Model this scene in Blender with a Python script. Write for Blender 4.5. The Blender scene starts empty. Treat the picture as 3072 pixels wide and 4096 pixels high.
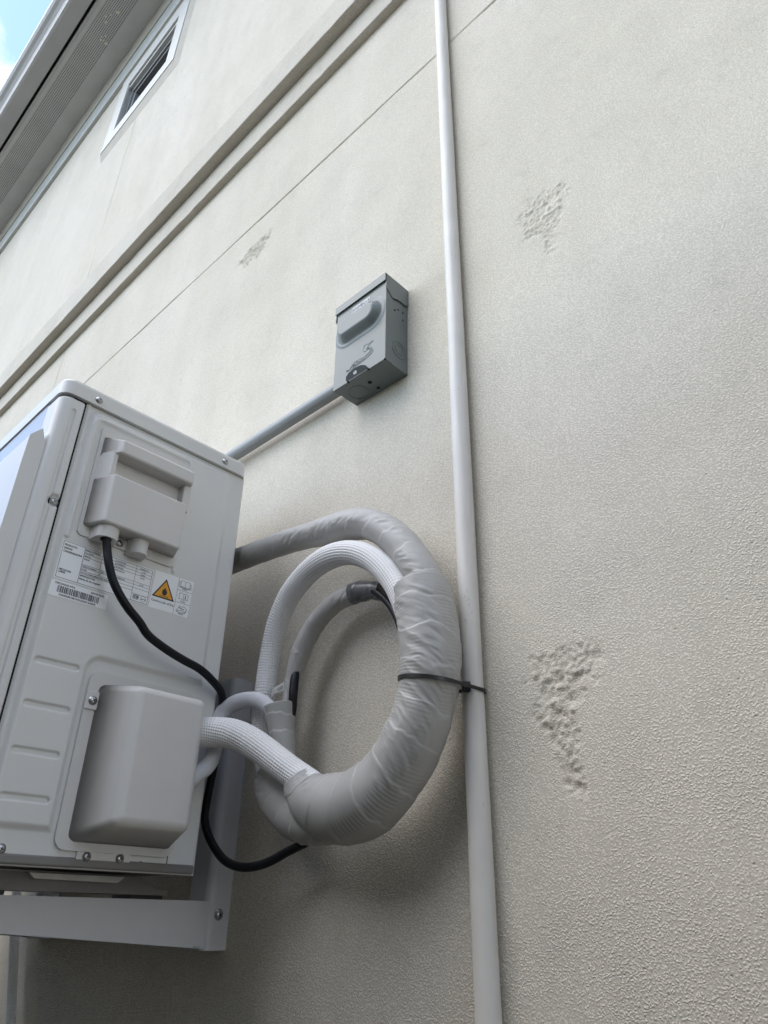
import bpy, bmesh, math, random
import numpy as np
from mathutils import Vector, Matrix

R = math.radians
SC = bpy.context.scene
COL = SC.collection

# ------------------------------------------------------------------ camera
CAM_POS = (0.0, -0.70, 1.55)
cd = bpy.data.cameras.new('camera')
cam = bpy.data.objects.new('camera', cd)
COL.objects.link(cam)
rgt = (0.7235294, 0.6901560, 0.0137807)
up = (0.3307737, -0.3641528, 0.8706213)
bck = (0.6058828, -0.6253619, -0.4917607)
cam.matrix_world = Matrix(((rgt[0], up[0], bck[0], CAM_POS[0]),
                           (rgt[1], up[1], bck[1], CAM_POS[1]),
                           (rgt[2], up[2], bck[2], CAM_POS[2]),
                           (0, 0, 0, 1)))
cd.sensor_fit = 'VERTICAL'
cd.sensor_height = 36.0
cd.lens = 25.206
cd.clip_start = 0.02
cd.clip_end = 2000.0
SC.camera = cam

# ------------------------------------------------------------------ sky, sun, exposure
SUN_EL, SUN_AZ = 52.0, 206.0          # azimuth clockwise from +Y: from the left, in front of the wall
world = bpy.data.worlds.new('World')
SC.world = world
world.use_nodes = True
wn, wl = world.node_tree.nodes, world.node_tree.links
wn.clear()
w_out = wn.new('ShaderNodeOutputWorld')
w_bg = wn.new('ShaderNodeBackground')
w_bg.inputs['Strength'].default_value = 0.15
w_sky = wn.new('ShaderNodeTexSky')
w_sky.sky_type = 'NISHITA'
w_sky.sun_disc = False
w_sky.sun_elevation = R(SUN_EL)
w_sky.sun_rotation = R(SUN_AZ)
w_sky.air_density = 1.0
w_sky.dust_density = 0.4
w_sky.ozone_density = 1.5
w_tc = wn.new('ShaderNodeTexCoord')
w_map = wn.new('ShaderNodeMapping')
w_map.inputs['Location'].default_value = (3.1, 1.7, 0.4)
w_noise = wn.new('ShaderNodeTexNoise')
w_noise.inputs['Scale'].default_value = 2.3
w_noise.inputs['Detail'].default_value = 9.0
w_noise.inputs['Roughness'].default_value = 0.52
w_ramp = wn.new('ShaderNodeValToRGB')
w_ramp.color_ramp.elements[0].position = 0.49
w_ramp.color_ramp.elements[1].position = 0.62
w_mix = wn.new('ShaderNodeMixRGB')
w_mix.inputs['Color2'].default_value = (6.2, 6.15, 6.1, 1)
wl.new(w_tc.outputs['Generated'], w_map.inputs['Vector'])
wl.new(w_map.outputs['Vector'], w_noise.inputs['Vector'])
wl.new(w_noise.outputs['Fac'], w_ramp.inputs['Fac'])
wl.new(w_ramp.outputs['Color'], w_mix.inputs['Fac'])
wl.new(w_sky.outputs['Color'], w_mix.inputs['Color1'])
wl.new(w_mix.outputs['Color'], w_bg.inputs['Color'])
wl.new(w_bg.outputs['Background'], w_out.inputs['Surface'])

sd = bpy.data.lights.new('sun', 'SUN')
sd.energy = 0.7
sd.angle = R(60)
sd.color = (1.0, 0.95, 0.86)
sun = bpy.data.objects.new('sun', sd)
COL.objects.link(sun)
ld = Vector((math.sin(R(SUN_AZ)) * math.cos(R(SUN_EL)), math.cos(R(SUN_AZ)) * math.cos(R(SUN_EL)), math.sin(R(SUN_EL))))
sun.rotation_euler = ld.to_track_quat('Z', 'Y').to_euler()
sun.location = (-6, -6, 12)

SC.view_settings.view_transform = 'Standard'
SC.view_settings.look = 'None'
SC.view_settings.gamma = 1.0
SC.view_settings.use_curve_mapping = False
SC.view_settings.exposure = 1.58
SC.cycles.max_bounces = 6


# ------------------------------------------------------------------ materials
def mat(name, color, rough=0.6, metal=0.0, spec=0.5, var=0.0, vscale=20.0, bump=0.0, bscale=200.0, bdist=0.001, coat=0.0, coat_rough=0.1):
    m = bpy.data.materials.new(name)
    m.use_nodes = True
    nt = m.node_tree
    b = nt.nodes['Principled BSDF']
    b.inputs['Base Color'].default_value = (*color, 1)
    b.inputs['Roughness'].default_value = rough
    b.inputs['Metallic'].default_value = metal
    b.inputs['Specular IOR Level'].default_value = spec
    b.inputs['Coat Weight'].default_value = coat
    b.inputs['Coat Roughness'].default_value = coat_rough
    tc = nt.nodes.new('ShaderNodeTexCoord')
    if var > 0:
        n = nt.nodes.new('ShaderNodeTexNoise')
        n.inputs['Scale'].default_value = vscale
        n.inputs['Detail'].default_value = 6
        nt.links.new(tc.outputs['Object'], n.inputs['Vector'])
        rp = nt.nodes.new('ShaderNodeValToRGB')
        rp.color_ramp.elements[0].position = 0.3
        rp.color_ramp.elements[1].position = 0.7
        rp.color_ramp.elements[0].color = (*[c * (1 - var) for c in color], 1)
        rp.color_ramp.elements[1].color = (*[min(1, c * (1 + var)) for c in color], 1)
        nt.links.new(n.outputs['Fac'], rp.inputs['Fac'])
        nt.links.new(rp.outputs['Color'], b.inputs['Base Color'])
    if bump > 0:
        n = nt.nodes.new('ShaderNodeTexNoise')
        n.inputs['Scale'].default_value = bscale
        n.inputs['Detail'].default_value = 3
        nt.links.new(tc.outputs['Object'], n.inputs['Vector'])
        bp = nt.nodes.new('ShaderNodeBump')
        bp.inputs['Strength'].default_value = bump
        bp.inputs['Distance'].default_value = bdist
        nt.links.new(n.outputs['Fac'], bp.inputs['Height'])
        nt.links.new(bp.outputs['Normal'], b.inputs['Normal'])
    return m


def stucco_mat(name, color):
    m = bpy.data.materials.new(name)
    m.use_nodes = True
    nt = m.node_tree
    L = nt.links.new
    N = nt.nodes.new
    b = nt.nodes['Principled BSDF']
    b.inputs['Roughness'].default_value = 0.85
    b.inputs['Specular IOR Level'].default_value = 0.08
    tc = N('ShaderNodeTexCoord')
    # slow colour drift of the paint, streaked downwards
    mp = N('ShaderNodeMapping')
    mp.inputs['Scale'].default_value = (1.0, 1.0, 0.45)
    L(tc.outputs['Object'], mp.inputs['Vector'])
    n1 = N('ShaderNodeTexNoise')
    n1.inputs['Scale'].default_value = 2.2
    n1.inputs['Detail'].default_value = 8
    n1.inputs['Roughness'].default_value = 0.62
    L(mp.outputs['Vector'], n1.inputs['Vector'])
    r1 = N('ShaderNodeValToRGB')
    r1.color_ramp.elements[0].position = 0.30
    r1.color_ramp.elements[1].position = 0.68
    r1.color_ramp.elements[0].color = (color[0] * 0.90, color[1] * 0.90, color[2] * 0.86, 1)
    r1.color_ramp.elements[1].color = (*color, 1)
    L(n1.outputs['Fac'], r1.inputs['Fac'])
    # granules of the finish coat
    g1 = N('ShaderNodeTexVoronoi')
    g1.inputs['Scale'].default_value = 390
    wp = N('ShaderNodeTexNoise')
    wp.inputs['Scale'].default_value = 120
    wp.inputs['Detail'].default_value = 3
    L(tc.outputs['Object'], wp.inputs['Vector'])
    wm = N('ShaderNodeVectorMath')
    wm.operation = 'MULTIPLY_ADD'
    wm.inputs[1].default_value = (0.006, 0.006, 0.006)
    L(wp.outputs['Color'], wm.inputs[0])
    L(tc.outputs['Object'], wm.inputs[2])
    L(wm.outputs['Vector'], g1.inputs['Vector'])
    g2 = N('ShaderNodeTexNoise')
    g2.inputs['Scale'].default_value = 500
    g2.inputs['Detail'].default_value = 3
    g2.inputs['Roughness'].default_value = 0.6
    L(tc.outputs['Object'], g2.inputs['Vector'])
    rg0 = N('ShaderNodeMapRange')
    rg0.inputs['From Min'].default_value = 0.55
    rg0.inputs['From Max'].default_value = 0.05
    L(g1.outputs['Distance'], rg0.inputs['Value'])
    rg = N('ShaderNodeMixRGB')
    rg.inputs['Fac'].default_value = 0.55
    L(rg0.outputs['Result'], rg.inputs['Color1'])
    L(g2.outputs['Fac'], rg.inputs['Color2'])
    # trowelled areas where the grain is weaker
    tw = N('ShaderNodeTexNoise')
    tw.inputs['Scale'].default_value = 7
    tw.inputs['Detail'].default_value = 4
    L(tc.outputs['Object'], tw.inputs['Vector'])
    rt = N('ShaderNodeMapRange')
    rt.inputs['From Min'].default_value = 0.35
    rt.inputs['From Max'].default_value = 0.65
    rt.inputs['To Min'].default_value = 0.45
    rt.inputs['To Max'].default_value = 1.0
    L(tw.outputs['Fac'], rt.inputs['Value'])
    mu = N('ShaderNodeMath')
    mu.operation = 'MULTIPLY'
    L(rg.outputs['Color'], mu.inputs[0])
    L(rt.outputs['Result'], mu.inputs[1])
    # pin holes
    v = N('ShaderNodeTexVoronoi')
    v.inputs['Scale'].default_value = 130
    L(tc.outputs['Object'], v.inputs['Vector'])
    rv = N('ShaderNodeMapRange')
    rv.inputs['From Min'].default_value = 0.06
    rv.inputs['From Max'].default_value = 0.20
    L(v.outputs['Distance'], rv.inputs['Value'])
    wn_ = N('ShaderNodeTexWhiteNoise')
    L(v.outputs['Position'], wn_.inputs['Vector'])
    th = N('ShaderNodeMath')
    th.operation = 'LESS_THAN'
    th.inputs[1].default_value = 0.82
    L(wn_.outputs['Value'], th.inputs[0])
    mx = N('ShaderNodeMath')
    mx.operation = 'MAXIMUM'
    L(rv.outputs['Result'], mx.inputs[0])
    L(th.outputs['Value'], mx.inputs[1])
    ml = N('ShaderNodeMath')
    ml.operation = 'MULTIPLY_ADD'
    ml.inputs[1].default_value = 0.45
    L(mx.outputs['Value'], ml.inputs[0])
    L(mu.outputs['Value'], ml.inputs[2])
    bp = N('ShaderNodeBump')
    bp.inputs['Strength'].default_value = 0.78
    bp.inputs['Distance'].default_value = 0.0024
    L(ml.outputs['Value'], bp.inputs['Height'])
    L(bp.outputs['Normal'], b.inputs['Normal'])
    # pits of the grain darkened, their shade put into the colour
    gr = N('ShaderNodeMapRange')
    gr.inputs['From Min'].default_value = 0.0
    gr.inputs['From Min'].default_value = 0.2
    gr.inputs['From Max'].default_value = 0.5
    gr.inputs['To Min'].default_value = 0.75
    gr.inputs['To Max'].default_value = 1.0
    L(rg.outputs['Color'], gr.inputs['Value'])
    mc = N('ShaderNodeMixRGB')
    mc.blend_type = 'MULTIPLY'
    mc.inputs['Fac'].default_value = 1.0
    ms = N('ShaderNodeMapping')
    ms.inputs['Scale'].default_value = (7.0, 7.0, 0.7)
    L(tc.outputs['Object'], ms.inputs['Vector'])
    n3 = N('ShaderNodeTexNoise')
    n3.inputs['Scale'].default_value = 1.3
    n3.inputs['Detail'].default_value = 7
    n3.inputs['Roughness'].default_value = 0.6
    L(ms.outputs['Vector'], n3.inputs['Vector'])
    r3 = N('ShaderNodeMapRange')
    r3.inputs['From Min'].default_value = 0.32
    r3.inputs['From Max'].default_value = 0.55
    r3.inputs['To Min'].default_value = 0.96
    r3.inputs['To Max'].default_value = 1.0
    L(n3.outputs['Fac'], r3.inputs['Value'])
    n4 = N('ShaderNodeTexNoise')
    n4.inputs['Scale'].default_value = 26
    n4.inputs['Detail'].default_value = 5
    L(tc.outputs['Object'], n4.inputs['Vector'])
    r4 = N('ShaderNodeMapRange')
    r4.inputs['From Min'].default_value = 0.28
    r4.inputs['From Max'].default_value = 0.44
    r4.inputs['To Min'].default_value = 0.93
    r4.inputs['To Max'].default_value = 1.0
    L(n4.outputs['Fac'], r4.inputs['Value'])
    mq = N('ShaderNodeMath')
    mq.operation = 'MULTIPLY'
    L(r3.outputs['Result'], mq.inputs[0])
    L(r4.outputs['Result'], mq.inputs[1])
    m3 = N('ShaderNodeMixRGB')
    m3.blend_type = 'MULTIPLY'
    m3.inputs['Fac'].default_value = 1.0
    L(r1.outputs['Color'], m3.inputs['Color1'])
    L(mq.outputs['Value'], m3.inputs['Color2'])
    L(m3.outputs['Color'], mc.inputs['Color1'])
    L(gr.outputs['Result'], mc.inputs['Color2'])
    at = N('ShaderNodeAttribute')
    at.attribute_name = 'grime_shade'  # dirt and relief shading of the broken patches, mixed in as colour
    mg = N('ShaderNodeMixRGB')
    mg.inputs['Color2'].default_value = (0.27, 0.25, 0.21, 1)
    am = N('ShaderNodeMath')
    am.operation = 'MULTIPLY'
    am.inputs[1].default_value = 0.40
    L(at.outputs['Fac'], am.inputs[0])
    L(am.outputs['Value'], mg.inputs['Fac'])
    L(mc.outputs['Color'], mg.inputs['Color1'])
    L(mg.outputs['Color'], b.inputs['Base Color'])
    return m


M = {}
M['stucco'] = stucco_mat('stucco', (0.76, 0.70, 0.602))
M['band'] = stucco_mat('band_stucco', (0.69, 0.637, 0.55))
M['eave_paint'] = mat('eave_paint', (0.56, 0.555, 0.525), 0.6, spec=0.15, var=0.06, vscale=6, bump=0.15, bscale=60)
M['gutter'] = mat('gutter_paint', (0.42, 0.41, 0.40), 0.42, var=0.05, vscale=5)
M['roof'] = mat('roof_shingle', (0.12, 0.11, 0.10), 0.9, var=0.2, vscale=8)
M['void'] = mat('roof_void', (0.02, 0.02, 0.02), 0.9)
M['frame_white'] = mat('window_frame_paint', (0.58, 0.57, 0.535), 0.4, var=0.04, vscale=9)
M['frame_dark'] = mat('window_profile', (0.22, 0.225, 0.225), 0.4)
M['surround'] = mat('surround_render', (0.56, 0.51, 0.43), 0.8, var=0.06, vscale=12, bump=0.2, bscale=150)
M['screen'] = mat('insect_screen', (0.03, 0.03, 0.033), 0.6)
M['pipe'] = mat('painted_pipe', (0.64, 0.61, 0.56), 0.5, var=0.05, vscale=14, bump=0.12, bscale=90, bdist=0.0006)
M['scuff'] = mat('scuff_marks', (0.22, 0.21, 0.21), 0.7)
M['conduit'] = mat('grey_plastic_conduit', (0.24, 0.25, 0.25), 0.38, var=0.03)
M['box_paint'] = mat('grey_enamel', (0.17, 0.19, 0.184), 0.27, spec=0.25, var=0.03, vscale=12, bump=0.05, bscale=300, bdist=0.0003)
M['box_shade'] = mat('grey_enamel_shade', (0.075, 0.082, 0.084), 0.4)  # same enamel, darkened for the shade on the tab and dimples
M['box_relief_shade'] = mat('grey_enamel_relief_shade', (0.11, 0.122, 0.12), 0.35)  # same enamel, relief shade of the raised lettering put into the colour
M['hole'] = mat('open_hole', (0.008, 0.008, 0.008), 0.9)
M['sticker'] = mat('sticker_paper', (0.88, 0.89, 0.90), 0.35)
M['old_sticker'] = mat('weathered_sticker', (0.42, 0.43, 0.43), 0.5)
M['ink'] = mat('black_ink', (0.02, 0.02, 0.022), 0.5)
M['orange'] = mat('orange_ink', (0.80, 0.36, 0.02), 0.45)
M['ac_paint'] = mat('condenser_paint', (0.69, 0.685, 0.66), 0.36, var=0.015, vscale=10, bump=0.06, bscale=500, bdist=0.0003)
M['ac_front'] = mat('condenser_front_paint', (0.44, 0.46, 0.48), 0.2, spec=0.35, var=0.02, vscale=30, bump=0.10, bscale=180, bdist=0.0012)
M['ac_plastic'] = mat('condenser_cover_plastic', (0.64, 0.62, 0.59), 0.48, var=0.015, bump=0.08, bscale=600, bdist=0.0003)
M['galv'] = mat('galvanised_steel', (0.52, 0.52, 0.50), 0.42, metal=0.6, var=0.1, vscale=40)
M['dark_metal'] = mat('shaded_steel', (0.20, 0.19, 0.18), 0.5, metal=0.2, var=0.06)  # steel darkened in the colour for the shade under and behind the unit
M['screw'] = mat('zinc_screw', (0.50, 0.50, 0.50), 0.28, metal=0.9)
M['rubber'] = mat('black_rubber', (0.012, 0.012, 0.013), 0.5)
M['cable'] = mat('black_cable_jacket', (0.008, 0.009, 0.012), 0.45, spec=0.25)
M['nylon'] = mat('black_nylon', (0.010, 0.010, 0.010), 0.35)
M['bracket'] = mat('white_powder_coat', (0.57, 0.565, 0.57), 0.45, var=0.02, bump=0.05, bscale=400, bdist=0.0003)
M['tape'] = mat('grey_vinyl_tape', (0.39, 0.38, 0.36), 0.5, var=0.05, vscale=25)
M['dark_tape'] = mat('dark_duct_tape', (0.13, 0.13, 0.135), 0.28, var=0.25, vscale=60)
M['sleeve'] = mat('woven_white_sleeve', (0.74, 0.73, 0.72), 0.7, var=0.03)
M['foam'] = mat('pale_foam_insulation', (0.60, 0.60, 0.62), 0.75, var=0.03, bump=0.25, bscale=350, bdist=0.0008)
M['hose'] = mat('white_corrugated_plastic', (0.82, 0.82, 0.82), 0.35)
hb = M['hose'].node_tree.nodes['Principled BSDF']
hb.inputs['Subsurface Weight'].default_value = 0.9
hb.inputs['Subsurface Radius'].default_value = (1.0, 1.0, 1.0)
hb.inputs['Subsurface Scale'].default_value = 0.012
M['brown_render'] = mat('grey_render', (0.09, 0.09, 0.085), 0.9, var=0.1, vscale=4)
M['ground'] = mat('damp_soil', (0.085, 0.078, 0.065), 0.95, var=0.12, vscale=3, bump=0.3, bscale=40)
M['wasp'] = mat('dried_paint_drip', (0.75, 0.72, 0.58), 0.6)


# ------------------------------------------------------------------ helpers
def link_mesh(name, me, m, parent=None, smooth=False):
    if m is not None and not me.materials:
        for mm in (m if isinstance(m, (list, tuple)) else [m]):
            me.materials.append(mm)
    me.polygons.foreach_set('use_smooth', np.full(len(me.polygons), bool(smooth)))
    o = bpy.data.objects.new(name, me)
    COL.objects.link(o)
    if parent is not None:
        attach(o, parent)
    return o


ORG = {}


def attach(o, parent):
    o.parent = parent
    o.matrix_parent_inverse = Matrix.Translation(-Vector(ORG.get(parent.name, (0, 0, 0))))


def obj(name, data, m, parent=None, smooth=False):
    """data: bmesh or (verts, faces)"""
    me = bpy.data.meshes.new(name)
    if isinstance(data, bmesh.types.BMesh):
        data.to_mesh(me)
        data.free()
    else:
        v, f = data
        me.from_pydata([tuple(map(float, p)) for p in v], [], [tuple(map(int, q)) for q in f])
    me.update()
    return link_mesh(name, me, m, parent, smooth)


def grid_obj(name, P, m, parent=None, smooth=True, wrap=False, caps=False, flip=False, hole=None):
    """P: (n, k, 3) array of points; fast quad grid"""
    n, k, _ = P.shape
    kk = k if wrap else k - 1
    i = np.arange(n - 1)[:, None]
    j = np.arange(kk)[None, :]
    a = i * k + j
    b = i * k + (j + 1) % k
    c = (i + 1) * k + (j + 1) % k
    d = (i + 1) * k + j
    F = np.stack([a + 0 * b, b + 0 * a, c, d], -1).reshape(-1, 4)
    if hole is not None:
        F = F[~hole.reshape(-1)]
    if flip:
        F = F[:, ::-1]
    V = P.reshape(-1, 3)
    loops = F.reshape(-1)
    starts = np.arange(len(F)) * 4
    if caps and wrap:
        e0 = np.arange(k)[::-1]
        e1 = (n - 1) * k + np.arange(k)
        if flip:
            e0, e1 = e0[::-1], e1[::-1]
        starts = np.concatenate([starts, [len(loops), len(loops) + k]])
        loops = np.concatenate([loops, e0, e1])
    me = bpy.data.meshes.new(name)
    me.vertices.add(len(V))
    me.vertices.foreach_set('co', V.astype(np.float32).reshape(-1))
    me.loops.add(len(loops))
    me.loops.foreach_set('vertex_index', loops.astype(np.int32))
    me.polygons.add(len(starts))
    me.polygons.foreach_set('loop_start', starts.astype(np.int32))
    me.update(calc_edges=True)
    me.validate()
    o = link_mesh(name, me, m, parent, smooth)
    if caps and wrap:
        me.polygons[-1].use_smooth = False
        me.polygons[-2].use_smooth = False
    return o


def bm_box(x0, x1, y0, y1, z0, z1, bev=0.0, seg=2, bm=None):
    own = bm is None
    b = bmesh.new() if own else bm
    r = bmesh.ops.create_cube(b, size=1.0)
    bmesh.ops.scale(b, vec=(x1 - x0, y1 - y0, z1 - z0), verts=r['verts'])
    bmesh.ops.translate(b, vec=((x0 + x1) / 2, (y0 + y1) / 2, (z0 + z1) / 2), verts=r['verts'])
    if bev > 0:
        es = list({e for v in r['verts'] for e in v.link_edges})
        bmesh.ops.bevel(b, geom=es, offset=bev, segments=seg, affect='EDGES', profile=0.5)
    return b


def box(name, x0, x1, y0, y1, z0, z1, m, parent=None, bev=0.0, seg=2):
    return obj(name, bm_box(x0, x1, y0, y1, z0, z1, bev, seg), m, parent, smooth=False)


def prism(poly, axis, a, b, bm=None):
    """extrude a polygon along an axis; poly holds the two other coordinates in xyz order"""
    bb = bmesh.new() if bm is None else bm

    def P(u, v, t):
        return (t, u, v) if axis == 'x' else ((u, t, v) if axis == 'y' else (u, v, t))
    A = [bb.verts.new(P(u, v, a)) for u, v in poly]
    B = [bb.verts.new(P(u, v, b)) for u, v in poly]
    fs = [bb.faces.new(A), bb.faces.new(B[::-1])]
    n = len(poly)
    for i in range(n):
        fs.append(bb.faces.new((A[i], B[i], B[(i + 1) % n], A[(i + 1) % n])))
    bmesh.ops.recalc_face_normals(bb, faces=fs)
    return bb


def loft(rings, bm=None, caps=True):
    bb = bmesh.new() if bm is None else bm
    V = [[bb.verts.new(p) for p in r] for r in rings]
    fs = []
    for r0, r1 in zip(V[:-1], V[1:]):
        n = len(r0)
        for i in range(n):
            fs.append(bb.faces.new((r0[i], r0[(i + 1) % n], r1[(i + 1) % n], r1[i])))
    if caps:
        fs.append(bb.faces.new(V[0]))
        fs.append(bb.faces.new(V[-1][::-1]))
    bmesh.ops.recalc_face_normals(bb, faces=fs)
    return bb


def rrect(u0, u1, v0, v1, r, n=5):
    out = []
    for cu, cv, a0 in ((u1 - r, v0 + r, -90), (u1 - r, v1 - r, 0), (u0 + r, v1 - r, 90), (u0 + r, v0 + r, 180)):
        for i in range(n + 1):
            a = R(a0 + 90 * i / n)
            out.append((cu + r * math.cos(a), cv + r * math.sin(a)))
    return out


def circle(cu, cv, r, n=20):
    return [(cu + r * math.cos(2 * math.pi * i / n), cv + r * math.sin(2 * math.pi * i / n)) for i in range(n)]


# numpy value noise
def _hash(ix, iy, iz, seed):
    h = (ix.astype(np.int64) * 374761393 + iy.astype(np.int64) * 668265263 + iz.astype(np.int64) * 2147483647 + seed * 144665) & 0x7fffffff
    h = (h ^ (h >> 13)) * 1274126177 & 0x7fffffff
    h = (h ^ (h >> 16)) * 69069 & 0x7fffffff
    return (h >> 7 & 0xffff) / 65535.0


def vnoise(x, y, z, seed=0):
    x, y, z = np.broadcast_arrays(x, y, z)
    ix, iy, iz = np.floor(x), np.floor(y), np.floor(z)
    fx, fy, fz = x - ix, y - iy, z - iz
    fx, fy, fz = [t * t * (3 - 2 * t) for t in (fx, fy, fz)]
    r = 0
    for dx in (0, 1):
        for dy in (0, 1):
            for dz in (0, 1):
                w = (fx if dx else 1 - fx) * (fy if dy else 1 - fy) * (fz if dz else 1 - fz)
                r = r + w * _hash(ix + dx, iy + dy, iz + dz, seed)
    return r - 0.5


def fbm(x, y, z, octv=3, seed=0):
    r, a = 0, 1.0
    for o in range(octv):
        r = r + a * vnoise(x * 2 ** o, y * 2 ** o, z * 2 ** o, seed + o)
        a *= 0.5
    return r


def sstep(a, b, x):
    t = np.clip((x - a) / (b - a), 0, 1)
    return t * t * (3 - 2 * t)


def sd_box(u, v, u0, u1, v0, v1, r):
    qu = np.abs(u - (u0 + u1) / 2) - (u1 - u0) / 2 + r
    qv = np.abs(v - (v0 + v1) / 2) - (v1 - v0) / 2 + r
    return np.hypot(np.maximum(qu, 0), np.maximum(qv, 0)) + np.minimum(np.maximum(qu, qv), 0) - r


def sd_path(u, v, pts):
    d = np.full(np.broadcast(u, v).shape, 1e9)
    for (a, b), (c, e) in zip(pts[:-1], pts[1:]):
        du, dv = c - a, e - b
        t = np.clip(((u - a) * du + (v - b) * dv) / (du * du + dv * dv + 1e-18), 0, 1)
        d = np.minimum(d, np.hypot(u - a - t * du, v - b - t * dv))
    return d


def in_poly(u, v, poly):
    """signed distance to a polygon, negative inside"""
    inside = np.zeros(np.broadcast(u, v).shape, bool)
    n = len(poly)
    for i in range(n):
        (x0, y0), (x1, y1) = poly[i], poly[(i + 1) % n]
        c = ((y0 > v) != (y1 > v)) & (u < (x1 - x0) * (v - y0) / (y1 - y0 + 1e-15) + x0)
        inside ^= c
    d = sd_path(u, v, list(poly) + [poly[0]])
    return np.where(inside, -d, d)


def spline(pts, step):
    """Catmull-Rom through rows of pts (any number of columns, first three are xyz), resampled evenly"""
    P = np.array(pts, float)
    E = np.vstack([2 * P[0] - P[1], P, 2 * P[-1] - P[-2]])
    out = []
    for i in range(1, len(E) - 2):
        t = np.linspace(0, 1, 24, endpoint=False)[:, None]
        p0, p1, p2, p3 = E[i - 1], E[i], E[i + 1], E[i + 2]
        out.append(0.5 * (2 * p1 + (p2 - p0) * t + (2 * p0 - 5 * p1 + 4 * p2 - p3) * t ** 2 + (3 * p1 - p0 - 3 * p2 + p3) * t ** 3))
    Q = np.vstack(out + [P[-1:]])
    s = np.concatenate([[0], np.cumsum(np.linalg.norm(np.diff(Q[:, :3], axis=0), axis=1))])
    n = max(4, int(s[-1] / step) + 1)
    ss = np.linspace(0, s[-1], n)
    return np.stack([np.interp(ss, s, Q[:, c]) for c in range(Q.shape[1])], 1), ss


def tube(name, pts, m, parent=None, step=0.004, seg=24, disp=None, ref=(0, 1, 0), caps=True, round_end=0.0):
    """pts rows: x, y, z, radius. disp(s, theta, r) -> extra radius (n, seg)"""
    Q, s = spline(pts, step)
    T = np.gradient(Q[:, :3], axis=0)
    T /= np.linalg.norm(T, axis=1)[:, None]
    U = np.array(ref, float)
    U = U[None, :] - (T @ U)[:, None] * T
    U /= np.linalg.norm(U, axis=1)[:, None]
    W = np.cross(T, U)
    th = np.linspace(0, 2 * np.pi, seg, endpoint=False)
    rad = Q[:, 3][:, None] * np.ones((1, seg))
    if round_end > 0:
        for dist in (s, s[-1] - s):
            k = np.clip(dist / round_end, 0, 1)
            rad = rad * np.sqrt(np.clip(1 - (1 - k) ** 2, 0.02, 1))[:, None]
    if disp is not None:
        rad = rad + disp(s[:, None], th[None, :], Q[:, 3][:, None])
    P = Q[:, None, :3] + rad[:, :, None] * (np.cos(th)[None, :, None] * U[:, None, :] + np.sin(th)[None, :, None] * W[:, None, :])
    return grid_obj(name, P, m, parent, smooth=True, wrap=True, caps=caps, flip=False)


def empty(name, loc, label, cat, group=None):
    o = bpy.data.objects.new(name, None)
    COL.objects.link(o)
    o.location = loc
    o.empty_display_size = 0.05
    ORG[o.name] = loc
    o['label'] = label
    o['category'] = cat
    if group:
        o['group'] = group
    return o


def sub(name, data, m, parent, smooth=False):
    """a sub-part: child of a part mesh whose own origin is the world origin"""
    return obj(name, data, m, parent, smooth)


def tag(o, label, cat, group=None):
    o['label'] = label
    o['category'] = cat
    if group:
        o['group'] = group
    return o


def lathe_bm(profile, n=20, bm=None, cap=True):
    b = bmesh.new() if bm is None else bm
    rings = []
    for r, z in profile:
        rings.append([(r * math.cos(2 * math.pi * i / n), r * math.sin(2 * math.pi * i / n), z) for i in range(n)])
    return loft(rings, b, caps=cap)


# one screw mesh shared by all screws: pan head with dark bars for the shade in the cross recess, axis +Z
def make_screw_mesh():
    b = lathe_bm([(0.0058, 0.0), (0.0058, 0.0006), (0.0046, 0.0008), (0.0045, 0.0014), (0.0040, 0.0025), (0.0028, 0.0032), (0.0014, 0.0035)], 18)
    nf = len(b.faces)
    for ang in (0.35, 0.35 + math.pi / 2):
        c, s = math.cos(ang), math.sin(ang)
        vs = []
        for lx, ly, lz in ((-0.0024, -0.0005, 0.00338), (0.0024, -0.0005, 0.00338), (0.0024, 0.0005, 0.00338), (-0.0024, 0.0005, 0.00338)):
            vs.append((lx * c - ly * s, lx * s + ly * c, lz))
        r0 = [b.verts.new((x, y, z - 0.001)) for x, y, z in vs]
        r1 = [b.verts.new((x, y, z + 0.00022)) for x, y, z in vs]
        b.faces.new(r1)
        for i in range(4):
            b.faces.new((r0[i], r0[(i + 1) % 4], r1[(i + 1) % 4], r1[i]))
    b.faces.ensure_lookup_table()
    for f in b.faces[nf:]:
        f.material_index = 1
    me = bpy.data.meshes.new('screw')
    b.to_mesh(me)
    b.free()
    me.materials.append(M['screw'])
    me.materials.append(M['ink'])
    me.polygons.foreach_set('use_smooth', np.ones(len(me.polygons), bool))
    return me


SCREW = make_screw_mesh()


def screw(parent, pos, normal=(1, 0, 0), scale=1.0, spin=0.0, name='screw'):
    o = bpy.data.objects.new(name, SCREW)
    COL.objects.link(o)
    q = Vector(normal).to_track_quat('Z', 'Y')
    o.matrix_world = Matrix.Translation(pos) @ q.to_matrix().to_4x4() @ Matrix.Rotation(spin, 4, 'Z') @ Matrix.Scale(scale, 4)
    mw = o.matrix_world.copy()
    o.parent = parent
    o.matrix_parent_inverse = Matrix.Translation(-Vector(ORG.get(parent.name, (0, 0, 0))))
    o.matrix_basis = mw
    return o


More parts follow.
